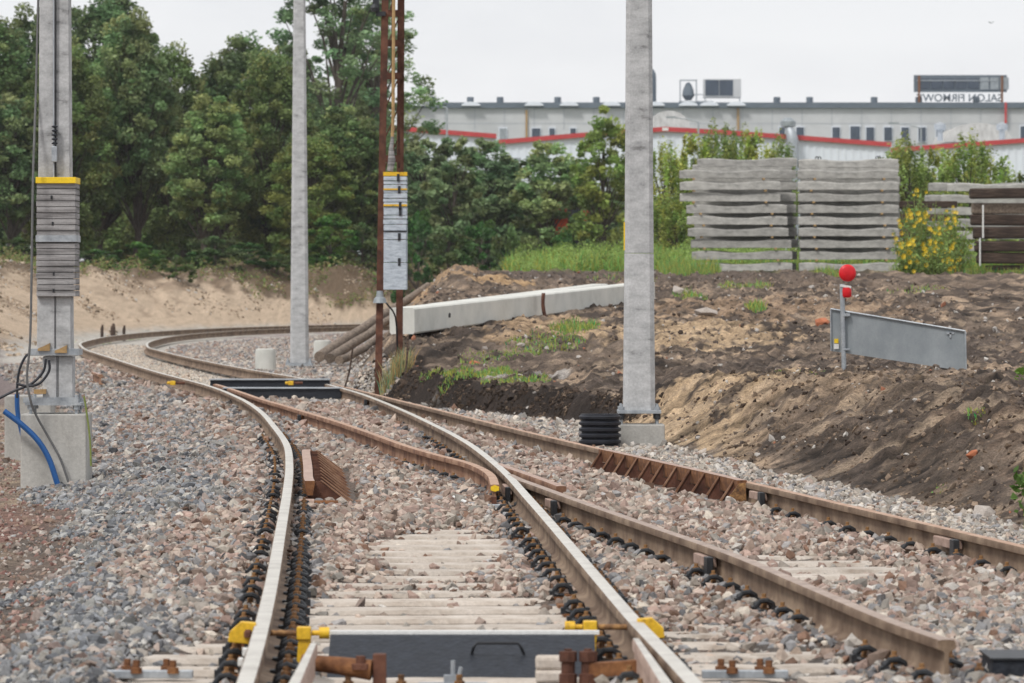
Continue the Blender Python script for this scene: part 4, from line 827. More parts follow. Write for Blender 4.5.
mb = MB(); mb.box((-.01, 0, .065), (.11, .07, .025), ry=.15); mb.build('collar', MT['white_plastic'], la, bevel=.004)

# ------------------------------------------------------------------ sleeper stacks
def stack_sleeper(L=2.46, h=.205, wd=.28):
    mb = MB(); n = 16; vs = []
    for i in range(n + 1):
        x = -L / 2 + L * i / n; q = abs(x) / (L / 2); dip = .034 * (1 - sst(.15, .62, np.array(q))) + .009 * math.sin(3 * x + 1) * (q < .9); t_ = h - float(dip) - (.015 if i in (0, n) else 0)
        for u, v in ((-wd / 2, 0), (wd / 2, 0), (wd / 2 - .02, t_ - .03), (wd / 2 - .05, t_), (-wd / 2 + .05, t_), (-wd / 2 + .02, t_ - .03)): vs.append((x, u, v + random.uniform(-.004, .004)))
    fs = [(i * 6 + j, i * 6 + (j + 1) % 6, (i + 1) * 6 + (j + 1) % 6, (i + 1) * 6 + j) for i in range(n) for j in range(6)] + [tuple(range(5, -1, -1)), tuple(n * 6 + j for j in range(6))]
    o = mb.add(vs, fs).build('concrete_sleeper', MT['stack_concrete']); me = o.data; bpy.data.objects.remove(o); return me
SM = [stack_sleeper() for _ in range(5)]
lug = MB()
for sx in (-.78, -.72, .7, .77): lug.tube([(sx - .03, 0, 0), (sx - .03, 0, .05), (sx, 0, .08), (sx + .03, 0, .05), (sx + .03, 0, 0)], .014, 6)
_l = lug.build('lifting_loop', MT['black']); lug_me = _l.data; bpy.data.objects.remove(_l)
ORD = ['lowest', 'second from the bottom', 'third from the bottom', 'fourth from the bottom', 'fifth from the bottom', 'sixth from the bottom', 'seventh from the bottom', 'eighth from the bottom', 'ninth from the bottom', 'tenth from the bottom', 'eleventh from the bottom']
def stack(Yk, cpx, pys, name, group, rot=0, loops=False, spacers=True, zoff=0):
    n = len(pys)
    for i, (cx, py) in enumerate(zip(cpx, pys)):
        z = ZZ(py, Yk); o = bpy.data.objects.new('concrete_sleeper', SM[random.randrange(5)]); link(o); o.location = (W(cx, Yk), Yk + random.uniform(-.04, .04), z)
        o.rotation_euler = (0, random.uniform(-.006, .006), rot + random.uniform(-.01, .01) + (PI if random.random() < .5 else 0))
        lab = 'topmost' if i == n - 1 else ORD[i]
        tag(o, f'grey concrete sleeper, {lab} in the {name}', 'sleeper', group)
        if loops and i == n - 1:
            l = bpy.data.objects.new('lifting_loop', lug_me); link(l, o); l.location = (0, 0, .2)
        if spacers:
            for k, sx in enumerate((-.86, .87)):
                t = MB().box((0, 0, 0), (.06, .3, .046)).build('wooden_spacer', MT['pale_wood']); t.location = (W(cx, Yk) + sx + random.uniform(-.05, .05), Yk - .01, z - .022)
                tag(t, f'small wooden spacer under the {lab} sleeper, {"left" if k == 0 else "right"} side, {name}', 'spacer', 'wooden spacers between stacked sleepers')
base = [271 - 11.6 * i for i in range(9)]
stack(118, [742, 742, 741, 738, 737, 736.5, 730, 730, 729.5], base, 'front left stack', 'front left sleeper stack')
stack(118.6, [746, 747, 748, 747, 747, 746, 746, 746.5, 746, 747], [271 - 11.6 * i for i in range(10)], 'stack right behind the front left one', 'rear left sleeper stack', spacers=False)
stack(118, [849, 849.5, 849.5, 848.5, 848, 848, 848, 847.5, 847.5], base, 'middle stack', 'middle sleeper stack')
stack(118.6, [851, 851, 850, 850, 849, 849, 850, 849, 848, 848], [271 - 11.5 * i for i in range(10)], 'row behind the middle stack', 'rear middle sleeper stack', loops=True, spacers=False)
stack(119.3, [745, 744, 743, 744, 742, 742, 742], [242 - 11.6 * i for i in range(7)], 'dark inside of the left stack', 'inner left sleepers', spacers=False)
stack(119.3, [850, 850, 849, 850, 849, 849, 850, 849], [253.6 - 11.6 * i for i in range(8)], 'dark inside of the middle stack', 'inner middle sleepers', spacers=False)
stack(124, [995, 996, 996, 995, 995, 988, 995], [263, 251, 239, 227, 215, 203, 191], 'pale stack far right', 'far right sleeper stack', spacers=False)
stack(124.5, [975, 975, 974, 973, 974, 972, 976], [263, 251, 239, 227, 215, 203, 191], 'pale stack behind the flowers', 'pale sleeper stack behind the flowers', spacers=False)
# dark timbers
i = 0
for (xa, xb, y0, y1, lab) in ((969, 1060, 198.5, 188, 'topmost dark timber'), (972, 1062, 214, 203, 'greyish timber second from the top'), (971, 1064, 225.8, 214.5, 'dark timber third from the top'), (973, 1062, 238.5, 226.5, 'dark timber fourth from the top'), (974, 1066, 252, 241, 'dark timber fifth from the top'), (976, 1062, 264, 252.5, 'dark timber sixth from the top'), (985, 1064, 270, 264.8, 'thin timber lowest in the pile')):
    Yt = 112; wz = (y0 - y1) * Yt / F; L = (xb - xa) * Yt / F
    o = MB().box((0, 0, 0), (L, .27, wz)).build('timber_sleeper', MT['log'] if 'grey' in lab else MT['dark_timber'], bevel=.045); o.location = (W((xa + xb) / 2, Yt), Yt + random.uniform(-.12, .12), ZZ((y0 + y1) / 2, Yt)); o.rotation_euler = (0, .012 * (i % 3 - 1), .02 * (i % 2)); tag(o, lab + ' of the pile at right edge', 'timber', 'dark timber sleepers at the right edge'); i += 1
for (y0, y1, lab) in ((208, 201, 'upper'), (222, 213, 'middle'), (238, 228, 'lower')):
    o = MB().box((0, 0, 0), (1.6, .3, .17)).build('timber_sleeper', MT['dark_timber'], bevel=.015); o.location = (W(925, 121), 121, ZZ((y0 + y1) / 2, 121)); tag(o, lab + ' dark timber half hidden behind the yellow flowers', 'timber', 'timbers behind the flowers')
for xx, a, b in ((983, 205, 238), (980, 238, 266)):
    o = MB().box((0, 0, 0), (.035, .02, (b - a) * 111.8 / F)).build('white_strap', MT['white_plastic']); o.location = (W(xx, 111.7), 111.7 , ZZ((a + b) / 2, 111.7)); tag(o, ('upper' if a < 220 else 'lower') + ' white strap hanging on the dark timber pile', 'strap')

# ------------------------------------------------------------------ loose rocks on the earth
def rock(px, py, Y, r, mat, label, cat='rock'):
    V = PV[random.randrange(24)]; mb = MB(); mb.add([tuple(v) for v in V], [tuple(f) for f in PF]); o = mb.build('boulder' if cat == 'rock' else 'brick_rubble', MT[mat], bevel=.08)
    sb_ = o.modifiers.new('s', 'SUBSURF'); sb_.levels = 1; sb_.render_levels = 1; sb_.subdivision_type = 'SIMPLE'
    o.scale = (r, r, r); x = W(px, Y); o.location = (x, Y, H(x, Y) + r * .25); o.rotation_euler = (0, 0, random.uniform(0, 6)); tag(o, label, cat)
rock(681, 306, 80, .15, 'rock', 'pinkish boulder right of the thick mast beside green tufts'); rock(707, 326, 70, .13, 'rock', 'whitish angular rock by the sandy heap'); rock(697, 322, 72, .1, 'rock', 'small pale rock left of the whitish rock')
rock(822, 329, 67, .12, 'brick', 'orange brick rubble left of the barrier board', 'brick'); rock(474, 349, 62, .07, 'brick', 'orange brick lumps under the lying concrete pole', 'brick'); rock(973, 484, 33.5, .05, 'brick', 'orange brick fragment low on the right bank', 'brick')
rock(984, 511, 30.6, .08, 'rock', 'long flat grey stone at the foot of the bank'); rock(485, 341, 64, .06, 'rock', 'pale pebble near the brick lumps'); rock(521, 341, 64, .06, 'rock', 'pale stone right of the grassy patch')

# ------------------------------------------------------------------ vegetation
def leaves(P, size, cols, flat=.5, aspect=.6, elong=None):
    n = len(P); a = rng.normal(size=(n, 3)); a[:, 2] *= flat; a /= np.linalg.norm(a, axis=1)[:, None]
    b = rng.normal(size=(n, 3)); b[:, 2] *= flat; b -= (a * b).sum(1)[:, None] * a; b /= np.linalg.norm(b, axis=1)[:, None] + 1e-9
    s = (size * np.exp(rng.normal(scale=.25, size=n)))[:, None]
    V = np.stack([P - a * s, P + b * s * aspect, P + a * s, P - b * s * aspect], 1).reshape(-1, 3)
    Fc = np.arange(n * 4).reshape(n, 4); return V, Fc, np.repeat(cols, 4, axis=0)
def tree_mesh(h, w, base, col, nclump, nleaf, lsize, seed, dense=1., open_=False, vert=False):
    r = random.Random(seed); trunk = MB(); tops = []
    lean = r.uniform(-.05, .05) * h; tr = [(lean * (q / 6) ** 2 + r.uniform(-.03, .03) * h * .3, r.uniform(-.05, .05), h * .88 * q / 6) for q in range(7)]
    r0 = h * .016 + .04; trunk.tube(tr, [r0 * (1 - .13 * q) for q in range(7)], 8)
    cs = []
    for k in range(nclump):
        zf = base + (1 - base) * r.random() ** (.9); z = h * zf * r.uniform(.94, 1.06)
        e = (zf - base) / (1 - base); rad = w / 2 * (max(0, 1 - ((e - .44) / .60) ** 2)) ** .5
        a = r.uniform(0, 2 * PI); rr = rad * r.random() ** .45; cx = lean * zf * zf + rr * math.cos(a); cy = rr * math.sin(a)
        cs.append((cx, cy, z + .12 * h * (1 - (rr / (rad + .01)) ** 2) * e))
        if k % (3 if not open_ else 5) == 0:
            q = min(5, max(1, int(zf * 6 - 1.2))); p = tr[q]; mid = ((p[0] + cx) / 2, (p[1] + cy) / 2, (p[2] + z) / 2 + h * .015)
            trunk.tube([p, mid, (cx, cy, z)], [r0 * .3, r0 * .16, r0 * .06], 5)
    P = []; Cc = []
    base_c = np.array(col)
    for (cx, cy, cz) in cs:
        cr_ = w * r.uniform(.045, .125) * dense; n = int(nleaf * r.uniform(.6, 1.3)); d = rng.normal(size=(n, 3)); d /= np.linalg.norm(d, axis=1)[:, None]; d *= (rng.random(n) ** .4)[:, None]; d *= np.array([.55, .55, 2.2]) if vert else np.array([1.1, 1.1, .85])
        P.append(d * cr_ + np.array([cx, cy, cz])); v = r.uniform(.65, 1.45); hshift = r.uniform(-.18, .25)
        c = base_c * v * np.array([1 + hshift, 1, 1 - .3 * abs(hshift)]); Cc.append(np.clip(c[None] * rng.uniform(.75, 1.3, (n, 1)), .004, .6))
    P = np.concatenate(P); Cc = np.concatenate(Cc); V, Fc, cl = leaves(P, lsize, Cc)
    co = np_mesh('crown', V, Fc, MT['leaf'], cl); t = trunk.build('trunk', MT['bark'], smooth=True)
    tm = t.data; bpy.data.objects.remove(t); cm = co.data; bpy.data.objects.remove(co); return tm, cm
GD = (.15, .2, .085); GM = (.21, .27, .12); GY = (.33, .38, .09); GO = (.23, .30, .145)
TP = {'big': [tree_mesh(10, 5.2, .26, GD, 300, 150, .09, 1), tree_mesh(10, 4.6, .3, GM, 280, 150, .09, 2), tree_mesh(10, 5.6, .08, (.18, .22, .075), 300, 150, .09, 3)],
      'tall': [tree_mesh(15, 5.6, .2, GO, 200, 120, .09, 4, .8, True)],
      'mid': [tree_mesh(5, 2.9, .06, GO, 150, 90, .085, 5), tree_mesh(5, 2.6, .03, GM, 150, 90, .085, 6)],
      'yel': [tree_mesh(5, 2.5, .04, GY, 150, 80, .06, 7, 1, False, True), tree_mesh(4, 2.9, .0, (.28, .33, .09), 170, 80, .055, 8, 1, False, True), tree_mesh(5, 2.6, .08, (.25, .31, .075), 160, 90, .075, 11)],
      'bush': [tree_mesh(2.4, 2.4, .0, (.07, .14, .035), 40, 110, .07, 9), tree_mesh(2.0, 2.6, .0, (.09, .13, .045), 40, 110, .07, 10)]}
HB = {'big': 10, 'tall': 15, 'mid': 5, 'yel': 5, 'bush': 2.3}; WB = {'big': 5.2, 'tall': 5.6, 'mid': 2.8, 'yel': 2.6, 'bush': 2.5}
def tree(kind, v, px, Y, top, wpx, label, group, cat='tree', name=None, zb=None):
    tm, cm = TP[kind][v]; x = W(px, Y); z = H(x, Y) - .1 if zb is None else zb; h = ZZ(top, Y) - z; w_ = wpx * Y / F
    t = thing(name or ('shrub' if cat == 'shrub' else 'broadleaf_tree'), (x, Y, z), label, cat, group, random.uniform(0, 6.28)); hb = 4 if (kind, v) == ('yel', 1) else (2.0 if (kind, v) == ('bush', 1) else HB[kind])
    t.scale = (w_ / WB[kind] * 1.25, w_ / WB[kind] * 1.25, h / hb * .97)
    a = bpy.data.objects.new('trunk', tm); link(a, t); b = bpy.data.objects.new('crown', cm); link(b, t)
FG = 'trees of the dark wood on the left'
for a in (('big', 0, -14, 194, 26, 95, 'dark tree cut by the left picture edge'), ('big', 1, 26, 200, 30, 80, 'dark tree just left of the plank wrapped mast'), ('big', 2, 62, 190, 62, 75, 'lower dark tree behind the plank wrapped mast'),
          ('big', 0, 98, 206, 14, 105, 'tallest broad tree right of the plank wrapped mast'), ('big', 1, 137, 193, 34, 80, 'bushy tree with a rounded shoulder right of the tallest broad one'), ('big', 2, 168, 199, 66, 70, 'tree left of the gap in the wood skyline'),
          ('big', 1, 205, 188, 112, 76, 'lighter lower tree standing in the skyline gap'), ('big', 0, 238, 206, 58, 95, 'round topped tree right of the skyline gap'), ('big', 2, 268, 192, 70, 72, 'tree directly left of the slim pale mast'),
          ('big', 1, 296, 210, 60, 62, 'narrow tree behind the slim pale mast'), ('tall', 0, 333, 200, -45, 112, 'very tall open crowned tree between slim and rusty masts'), ('tall', 0, 375, 214, 8, 100, 'tall open tree behind the rusty mast'),
          ('big', 0, 352, 189, 122, 78, 'dense low tree left of the rusty mast'), ('big', 2, 312, 187, 150, 70, 'dense low tree right of the slim pale mast'), ('big', 1, 10, 187, 110, 80, 'low tree below the left edge crowns')):
    tree(*a[:6], a[6], FG)
for i, (px, top, w_) in enumerate(((-30, 70, 90), (50, 75, 90), (130, 85, 90), (185, 115, 90), (225, 110, 90), (290, 105, 90), (345, 95, 90))):
    tree('big', i % 3, px, 226 + i % 2 * 8, top, w_, 'dark crown filling the gaps at the back of the wood', 'back row of the dark wood')
MG = 'small trees in front of the factory halls'
for a in (('mid', 0, 424, 196, 150, 62, 'grey green small tree right of the rusty mast'), ('mid', 1, 452, 190, 146, 60, 'round grey green tree under the lamp post'), ('mid', 0, 486, 199, 150, 66, 'broad small tree below the step in the red trim'),
          ('mid', 1, 517, 204, 166, 54, 'lower small tree in the dip of the row'), ('mid', 0, 546, 197, 152, 58, 'grey green tree left of the yellowish one'), ('mid', 1, 578, 207, 166, 40, 'darker small tree above the orange machine'),
          ('yel', 2, 604, 190, 127, 56, 'upright yellowish green tree just left of the thick mast'), ('mid', 0, 632, 200, 168, 48, 'small tree hidden half behind the thick mast')):
    tree(*a[:6], a[6], MG)
YG = 'yellowish willow shrubs behind the sleeper stacks'
for a in (('yel', 1, 664, 158, 156, 44, 'willow shrub right beside the thick mast'), ('yel', 0, 692, 163, 146, 50, 'willow shrub behind the left end of the stacks'), ('yel', 1, 722, 168, 142, 52, 'willow shrub poking above the front left stack'),
          ('yel', 0, 756, 165, 141, 44, 'thin willow shrub above the gap between stacks'), ('yel', 1, 782, 170, 150, 36, 'small willow shrub behind the silver duct'),
          ('yel', 1, 912, 150, 152, 52, 'willow shrub right of the middle stack'), ('yel', 0, 940, 158, 158, 50, 'willow shrub behind the yellow flowers'), ('yel', 1, 968, 152, 150, 54, 'willow shrub above the pale far right stack'), ('yel', 0, 1020, 160, 178, 44, 'willow shrub cut by the right picture edge'), ('yel', 1, 738, 172, 146, 46, 'willow shrub in the middle of the row above the front left stack'), ('yel', 0, 708, 174, 150, 44, 'slender willow shrub rising above the left edge of the front left stack'), ('yel', 1, 895, 158, 160, 46, 'willow shrub tucked against the right side of the middle stack'), ('yel', 1, 992, 160, 160, 50, 'willow shrub above the right half of the pale far right stack'), ('yel', 1, 678, 140, 200, 50, 'low willow shrub at the left foot of the stacks')):
    tree(a[0], a[1], a[2], a[3], a[4] + 7, a[5] * 1.2, a[6], YG, 'shrub')
UG = 'bushes along the foot of the wood'
for i, (px, Y, top, w_, lab) in enumerate(((138, 171, 246, 44, 'green bush at the top of the sand slope'), (176, 169, 258, 30, 'small bright bush on the sand slope'), (121, 166, 268, 20, 'tiny bush low on the sand slope'), (215, 175, 240, 52, 'wide bush under the low light tree'), (248, 177, 246, 44, 'bush left of the slim pale mast'), (278, 178, 256, 36, 'low bush touching the slim pale mast'),
        (330, 183, 222, 52, 'bush between the two far masts'), (362, 184, 228, 46, 'bush touching the rusty mast'), (418, 180, 226, 48, 'bush right of the rusty mast boards'), (448, 184, 236, 46, 'dark bush behind the sandy heap'), (482, 184, 232, 50, 'dark bush behind the flat earth top'), (513, 178, 238, 40, 'bush at the left end of the tall grass'),
        (560, 160, 240, 30, 'bush in the tall grass below the orange machine'), (588, 158, 244, 26, 'bush in the tall grass near the thick mast'), (566, 189, 236, 24, 'leafy bush hiding the left of the orange machine'), (578, 190, 234, 16, 'slim bush before the orange machine'), (400, 182, 236, 40, 'low bush showing under the blue boards'), (300, 183, 248, 40, 'low bush just right of the slim pale mast'), (196, 174, 254, 30, 'mid green bush right of the small bright bush'), (156, 174, 254, 26, 'bush wedged between the two bright bushes'), (60, 184, 252, 40, 'bush directly behind the plank wrapped mast'), (20, 186, 240, 46, 'brownish bush left of the plank wrapped mast'), (96, 172, 252, 40, 'shaded bush right of the plank wrapped mast'))):
    tree('bush', i % 2, px, Y, top, w_, lab, UG, 'shrub')
# far treeline as one mass
n = 26000; px = rng.uniform(-60, 660, n); top = np.interp(px, [-60, 100, 190, 300, 420, 660], [95, 95, 130, 110, 170, 200]); py = 275 - (275 - top) * rng.random(n) ** .8 + 8 * fbm(px * .05, px * 0, 3)
Yf = rng.uniform(244, 256, n); P = np.stack([W(px, Yf), Yf, ZZ(py, Yf)], -1); cc = np.array(GD)[None] * (1 + .5 * fbm(px * .08, py * .08, 2))[:, None] * rng.uniform(.6, 1.2, (n, 1))
V, Fc, cl = leaves(P, .34, cc); o = np_mesh('far_woods', V, Fc, MT['leaf'], cl); link(o); tag(o, 'dark far foliage seen through the gaps of the wood', 'woods', None, 'stuff')

def blades(x, y, h, wd, cols, lean=.3):
    n = len(x); z = height(x, y) - .02; a = rng.uniform(0, 2 * PI, n); dx, dy = np.cos(a) * wd, np.sin(a) * wd; l = rng.normal(scale=lean, size=(n, 2)) * h[:, None]
    P0 = np.stack([x - dx, y - dy, z], -1); P1 = np.stack([x + dx, y + dy, z], -1); P2 = np.stack([x + l[:, 0] * .4 + dx * .7, y + l[:, 1] * .4 + dy * .7, z + h * .6], -1); P3 = np.stack([x + l[:, 0], y + l[:, 1], z + h], -1); P4 = np.stack([x + l[:, 0] * .4 - dx * .7, y + l[:, 1] * .4 - dy * .7, z + h * .6], -1)
    V = np.stack([P0, P1, P2, P3, P4], 1).reshape(-1, 3); b = np.arange(n)[:, None] * 5; Fc = np.concatenate([b + np.array([[0, 1, 2]]), b + np.array([[0, 2, 4]]), b + np.array([[4, 2, 3]])]); return V, Fc, np.repeat(cols, 5, axis=0)
def grass(name, x, y, h, wd, base, label, lean=.3):
    n = len(x); c = np.array(base)[None] * rng.uniform(.6, 1.5, (n, 1)) * (1 + np.array([.35, 0, -.1])[None] * rng.normal(size=(n, 1))); c = np.clip(c, .01, .6)
    V, Fc, cl = blades(x, y, h, wd, c, lean); o = np_mesh(name, V, Fc, MT['grass'], cl); link(o); return tag(o, label, 'grass', None, 'stuff')
n = 45000; y = rng.uniform(121, 150, n); x = W(rng.uniform(505, 1040, n), y); k = fbm(x * .8, y * .2, 3) > -.35; k &= ~((x > W(690, y)) & (x < W(900, y)) & (y < 121)); x, y = x[k], y[k]
grass('tall_grass', x, y, rng.uniform(.1, .5, len(x)) * (1.0 + 1.1 * fbm(x * .9, y * .2, 3)), .016, (.27, .36, .085), 'tall bright green weeds and grass behind the earth plateau')
n = 110000; y = rng.uniform(120.5, 148, n); x = W(rng.uniform(515, 1040, n), y); k = fbm(x * .8 + 3, y * .2, 3) > -.3; x, y = x[k], y[k]; n = len(x)
hh = np.clip(.52 + .6 * fbm(x * .9, y * .25, 4), .05, 1.1) * rng.random(n) ** .6; wc = np.array((.27, .36, .085))[None] * (1 + .5 * fbm(x * 1.5, y * .4, 3))[:, None] * rng.uniform(.65, 1.35, (n, 1)); V, Fc, cl = leaves(np.stack([x, y, height(x, y) + hh], -1), .035, np.clip(wc, .02, .6), .8, .35)
o = np_mesh('weeds', V, Fc, MT['leaf'], cl); link(o); tag(o, 'leafy light green weeds mixed into the tall grass', 'weeds', None, 'stuff')
n = 150000; x = rng.uniform(-24, -1, n); y = rng.uniform(112, 200, n); dd = sdist(x, y, Lcoarse); k = (dd > 5.4 - 2.3 * sst(-13.5, -5.5, x) + .9 * fbm(x * .6, y * .12, 3)) & (dd < 9) & (fbm(x * .9, y * .3, 3) > -.06); x, y = x[k], y[k]; n = len(x)
hh = .34 * rng.random(n) * (1 + fbm(x, y * .3, 2)); cc = np.where(rng.random((n, 1)) < .6, np.array((.15, .19, .06)), np.array((.23, .17, .09))) * rng.uniform(.6, 1.4, (n, 1)); V, Fc, cl = leaves(np.stack([x, y, height(x, y) + hh], -1), .06, cc, .7, .45)
o = np_mesh('slope_weeds', V, Fc, MT['leaf'], cl); link(o); tag(o, 'sparse brown and green weeds along the top of the sand slope', 'weeds', None, 'stuff')
gx_, gy_, gh_ = [], [], []
def tuft(px, py, Y, rx, ry, n, h):
    a = rng.uniform(0, 2 * PI, n); r = rng.random(n) ** .6; gx_.append(W(px, Y) + np.cos(a) * r * rx); gy_.append(Y + np.sin(a) * r * ry); gh_.append(h * rng.uniform(.4, 1.2, n))
for a in ((480, 384, 58.6, .5, .6, 1500, .08), (518, 385, 57.0, .45, .5, 900, .07), (447, 384, 60, .35, .5, 700, .07), (60, 322, 128, .4, 2, 120, .12), (100, 318, 130, .3, 2, 90, .12), (130, 312, 140, .3, 2, 60, .1), (545, 345, 64, .55, 2.2, 900, .08), (575, 338, 67, .35, 1.6, 700, .12), (495, 352, 62.5, .5, 1.2, 500, .06), (690, 307, 80, .3, 2, 500, .12), (755, 320, 74, .15, 1, 300, .14),
          (745, 293, 90, .5, 3, 700, .1), (830, 278, 108, .35, 3, 500, .22), (690, 277, 112, .7, 5, 2500, .35), (930, 300, 86, .3, 2, 250, .08), (905, 303, 84, .3, 2, 250, .08), (800, 383, 46.5, .25, .8, 220, .04), (940, 275, 112, 1.2, 2, 1200, .25), (1010, 272, 112, .8, 2, 800, .2), (620, 300, 100, .8, 4, 400, .1), (974, 445, 36, .08, .3, 120, .04), (940, 475, 33, .06, .3, 100, .03)): tuft(*a)
x, y, h = map(np.concatenate, (gx_, gy_, gh_)); grass('grass_tufts', x, y, h, .008, (.24, .33, .08), 'short green grass patches on the churned earth')
a = rng.uniform(0, 2 * PI, 600); r = rng.random(600); grass('dry_grass', W(397, 62.6) + np.cos(a) * r * .22, 62.6 + np.sin(a) * r * .4, rng.uniform(.12, .42, 600), .006, (.36, .31, .15), 'dry yellow grass clump at the foot of the rusty mast', .2)
# flowering bush
def flowering(px, Y, h, w_, n, label, seed):
    x0 = W(px, Y); z0 = H(x0, Y); t = thing('flowering_weed', (x0, Y, z0), label, 'flowering plant', 'yellow flowering weeds'); r = random.Random(seed); st = MB(); fl = MB(); P = []
    for i in range(n):
        a = r.uniform(0, 2 * PI); q = r.random() ** .6 * w_ / 2; hx = q * math.cos(a); hy = q * math.sin(a); hh = h * (1 - .45 * (q / (w_ / 2)) ** 2) * r.uniform(.5, 1.12)
        st.tube([(hx * .4, hy * .4, 0), (hx * .8, hy * .8, hh * .6), (hx, hy, hh)], [.012, .009, .006], 4)
        for k in range(26): u = r.random() ** .8; P.append((hx * (.4 + .6 * u) + r.gauss(0, .06), hy * (.4 + .6 * u) + r.gauss(0, .06), hh * u * .95))
        for k in range(r.choice((0, 0, 0, 1, 2, 3)) if hx < .2 else r.choice((0, 0, 0, 1))):
            c = Vector((hx + r.gauss(0, .07), hy + r.gauss(0, .07), hh - r.random() * .25)); rr = r.uniform(.04, .07)
            for m in range(7):
                b = 2 * PI * m / 7; d1 = Vector((math.cos(b), -.5, math.sin(b))) * rr; d2 = Vector((math.cos(b + .5), -.4, math.sin(b + .5))) * rr * .8; fl.add([c, c + d1, c + d2], [(0, 1, 2)])
    st.build('stems', MT['stem'], t); V, Fc, cl = leaves(np.array(P), .05, np.array((.22, .29, .08))[None] * rng.uniform(.6, 1.5, (len(P), 1)), .8, .35); o = np_mesh('leaves', V, Fc, MT['leaf'], cl); link(o, t); fl.build('blossoms', MT['yellow_bright'], t)
flowering(925, 112, 1.85, 1.6, 90, 'left weed bush topped with yellow flowers', 1); flowering(950, 111, 1.5, 1.1, 70, 'thick flowering weed bush against the dark timbers', 2); flowering(908, 110, 1.1, .7, 30, 'low flowering weed beside the middle stack', 3); flowering(937, 109.5, .8, 1.2, 50, 'lowest flowering weed bush at the front', 4)
def leafy(px, py, Y, h, label):
    x0 = W(px, Y); z0 = ZZ(py, Y); t = thing('leafy_sapling', (x0, Y, z0), label, 'plant', 'saplings at the right edge'); MB().tube([(0, 0, -.1), (.02, 0, h * .5), (0, 0, h)], [.006, .005, .003], 5).build('stem', MT['stem'], t)
    P = np.array([(random.uniform(-.06, .08), random.uniform(-.05, .05), h * random.uniform(.3, 1)) for _ in range(26)]); V, Fc, cl = leaves(P, .032, np.array((.1, .17, .03))[None] * rng.uniform(.6, 1.5, (26, 1)), .7, .6); o = np_mesh('leaves', V, Fc, MT['leaf'], cl); link(o, t)
leafy(1023, 400, 42, .3, 'small dark leafed sapling high on the right edge'); leafy(1023, 532, 29, .36, 'broad leafed sapling low on the right edge')
leafy(1024, 500, 30, .2, 'small sapling above the broad leafed one')

# ------------------------------------------------------------------ factory halls
def at(px, py, Y): return (W(px, Y), ZZ(py, Y))
Yh_ = 400.0
wh = thing('factory_hall', (W(700, Yh_), Yh_, 0), 'white ribbed factory hall with bright red roof trim', 'building')
ox = wh.location.x; zg = 1.5
segs = [[(330, 121), (400, 126), (496.5, 133.5)], [(497.5, 139.5), (600, 131), (665, 126.5), (720, 129.5), (792, 134.5), (891, 142)], [(890, 147.5), (1024, 138), (1120, 131), (1350, 147)]]
for k, sg in enumerate(segs):
    P = [(W(a, Yh_) - ox, ZZ(b + 1, Yh_)) for a, b in sg]; dy = .0 if k != 2 else -.6
    mb = MB(); mb.prism([(P[0][0], zg)] + [(P[-1][0], zg)] + P[::-1], (0, dy, 0), (1, 0, 0), (0, 0, 1), (0, 60, 0))
    # vertical ribs
    x = P[0][0] + .4
    while x < P[-1][0] - .3:
        zt_ = float(np.interp(x, [p[0] for p in P], [p[1] for p in P])); mb.box((x, dy - .03, (zt_ + zg) / 2 - .3), (.22, .06, zt_ - zg - .6)); x += .62
    mb.build('wall', MT['hall_white'], wh)
    mb = MB(); Q = [(x, z + .05) for x, z in P]; mb.prism(Q + [(x, z - .38) for x, z in Q[::-1]], (0, dy - .35, 0), (1, 0, 0), (0, 0, 1), (0, .3, 0)); mb.build('red_trim', MT['red_trim'], wh)
for px, py, w_, h_ in ((1002, 172, 9, 12), (515, 160, 12, 4), (640, 162, 12, 4)):
    f_ = MB().box((W(px, Yh_) - ox, -.75, ZZ(py, Yh_)), (w_ / 12, .2, h_ / 12)).build('window', MT['galv'] if px < 700 else MT['white_plastic'], wh)
    MB().box((W(px, Yh_) - ox, -.86, ZZ(py, Yh_)), (w_ / 12 - .14, .1, h_ / 12 - .14)).build('pane', MT['glass_dark'] if px > 700 else MT['board_grey'], f_)
f_ = MB().box((W(665, Yh_) - ox, -.75, ZZ(129.5, Yh_)), (.5, .1, .25)).build('ridge_lamp', MT['white_plastic'], wh)
# arched rooflights on the white hall
for xa, xb, y0, y1, Yr in ((648, 690, 128, 111, 430), (944, 1012, 142, 123, 425)):
    n = 12; pts = []; xc_ = (xa + xb) / 2; rw = (xb - xa) / 2
    for i in range(n + 1): a = PI * i / n; pts.append((W(xc_ - rw * math.cos(a), Yr) - ox, ZZ(y0 - (y0 - y1) * math.sin(a), Yr)))
    MB().prism(pts[::-1], (0, Yr - Yh_, 0), (1, 0, 0), (0, 0, 1), (0, 12, 0)).build('arched_rooflight', MT['concrete'], wh)
    MB().prism([(x, z + .02) for x, z in pts[::-1]] , (0, Yr - Yh_ - .4, 0), (1, 0, 0), (0, 0, 1), (0, .3, 0)).build('rooflight_end', MT['concrete'], wh)
for px in (940, 1002):
    mb = MB(); mb.lathe((W(px, 410) - ox, 10, ZZ(141, 410)), [(.25, 0), (.25, .9), (.5, 1.0), (.5, 1.4), (.1, 1.6)], 12); mb.build('roof_vent', MT['galv'], wh)
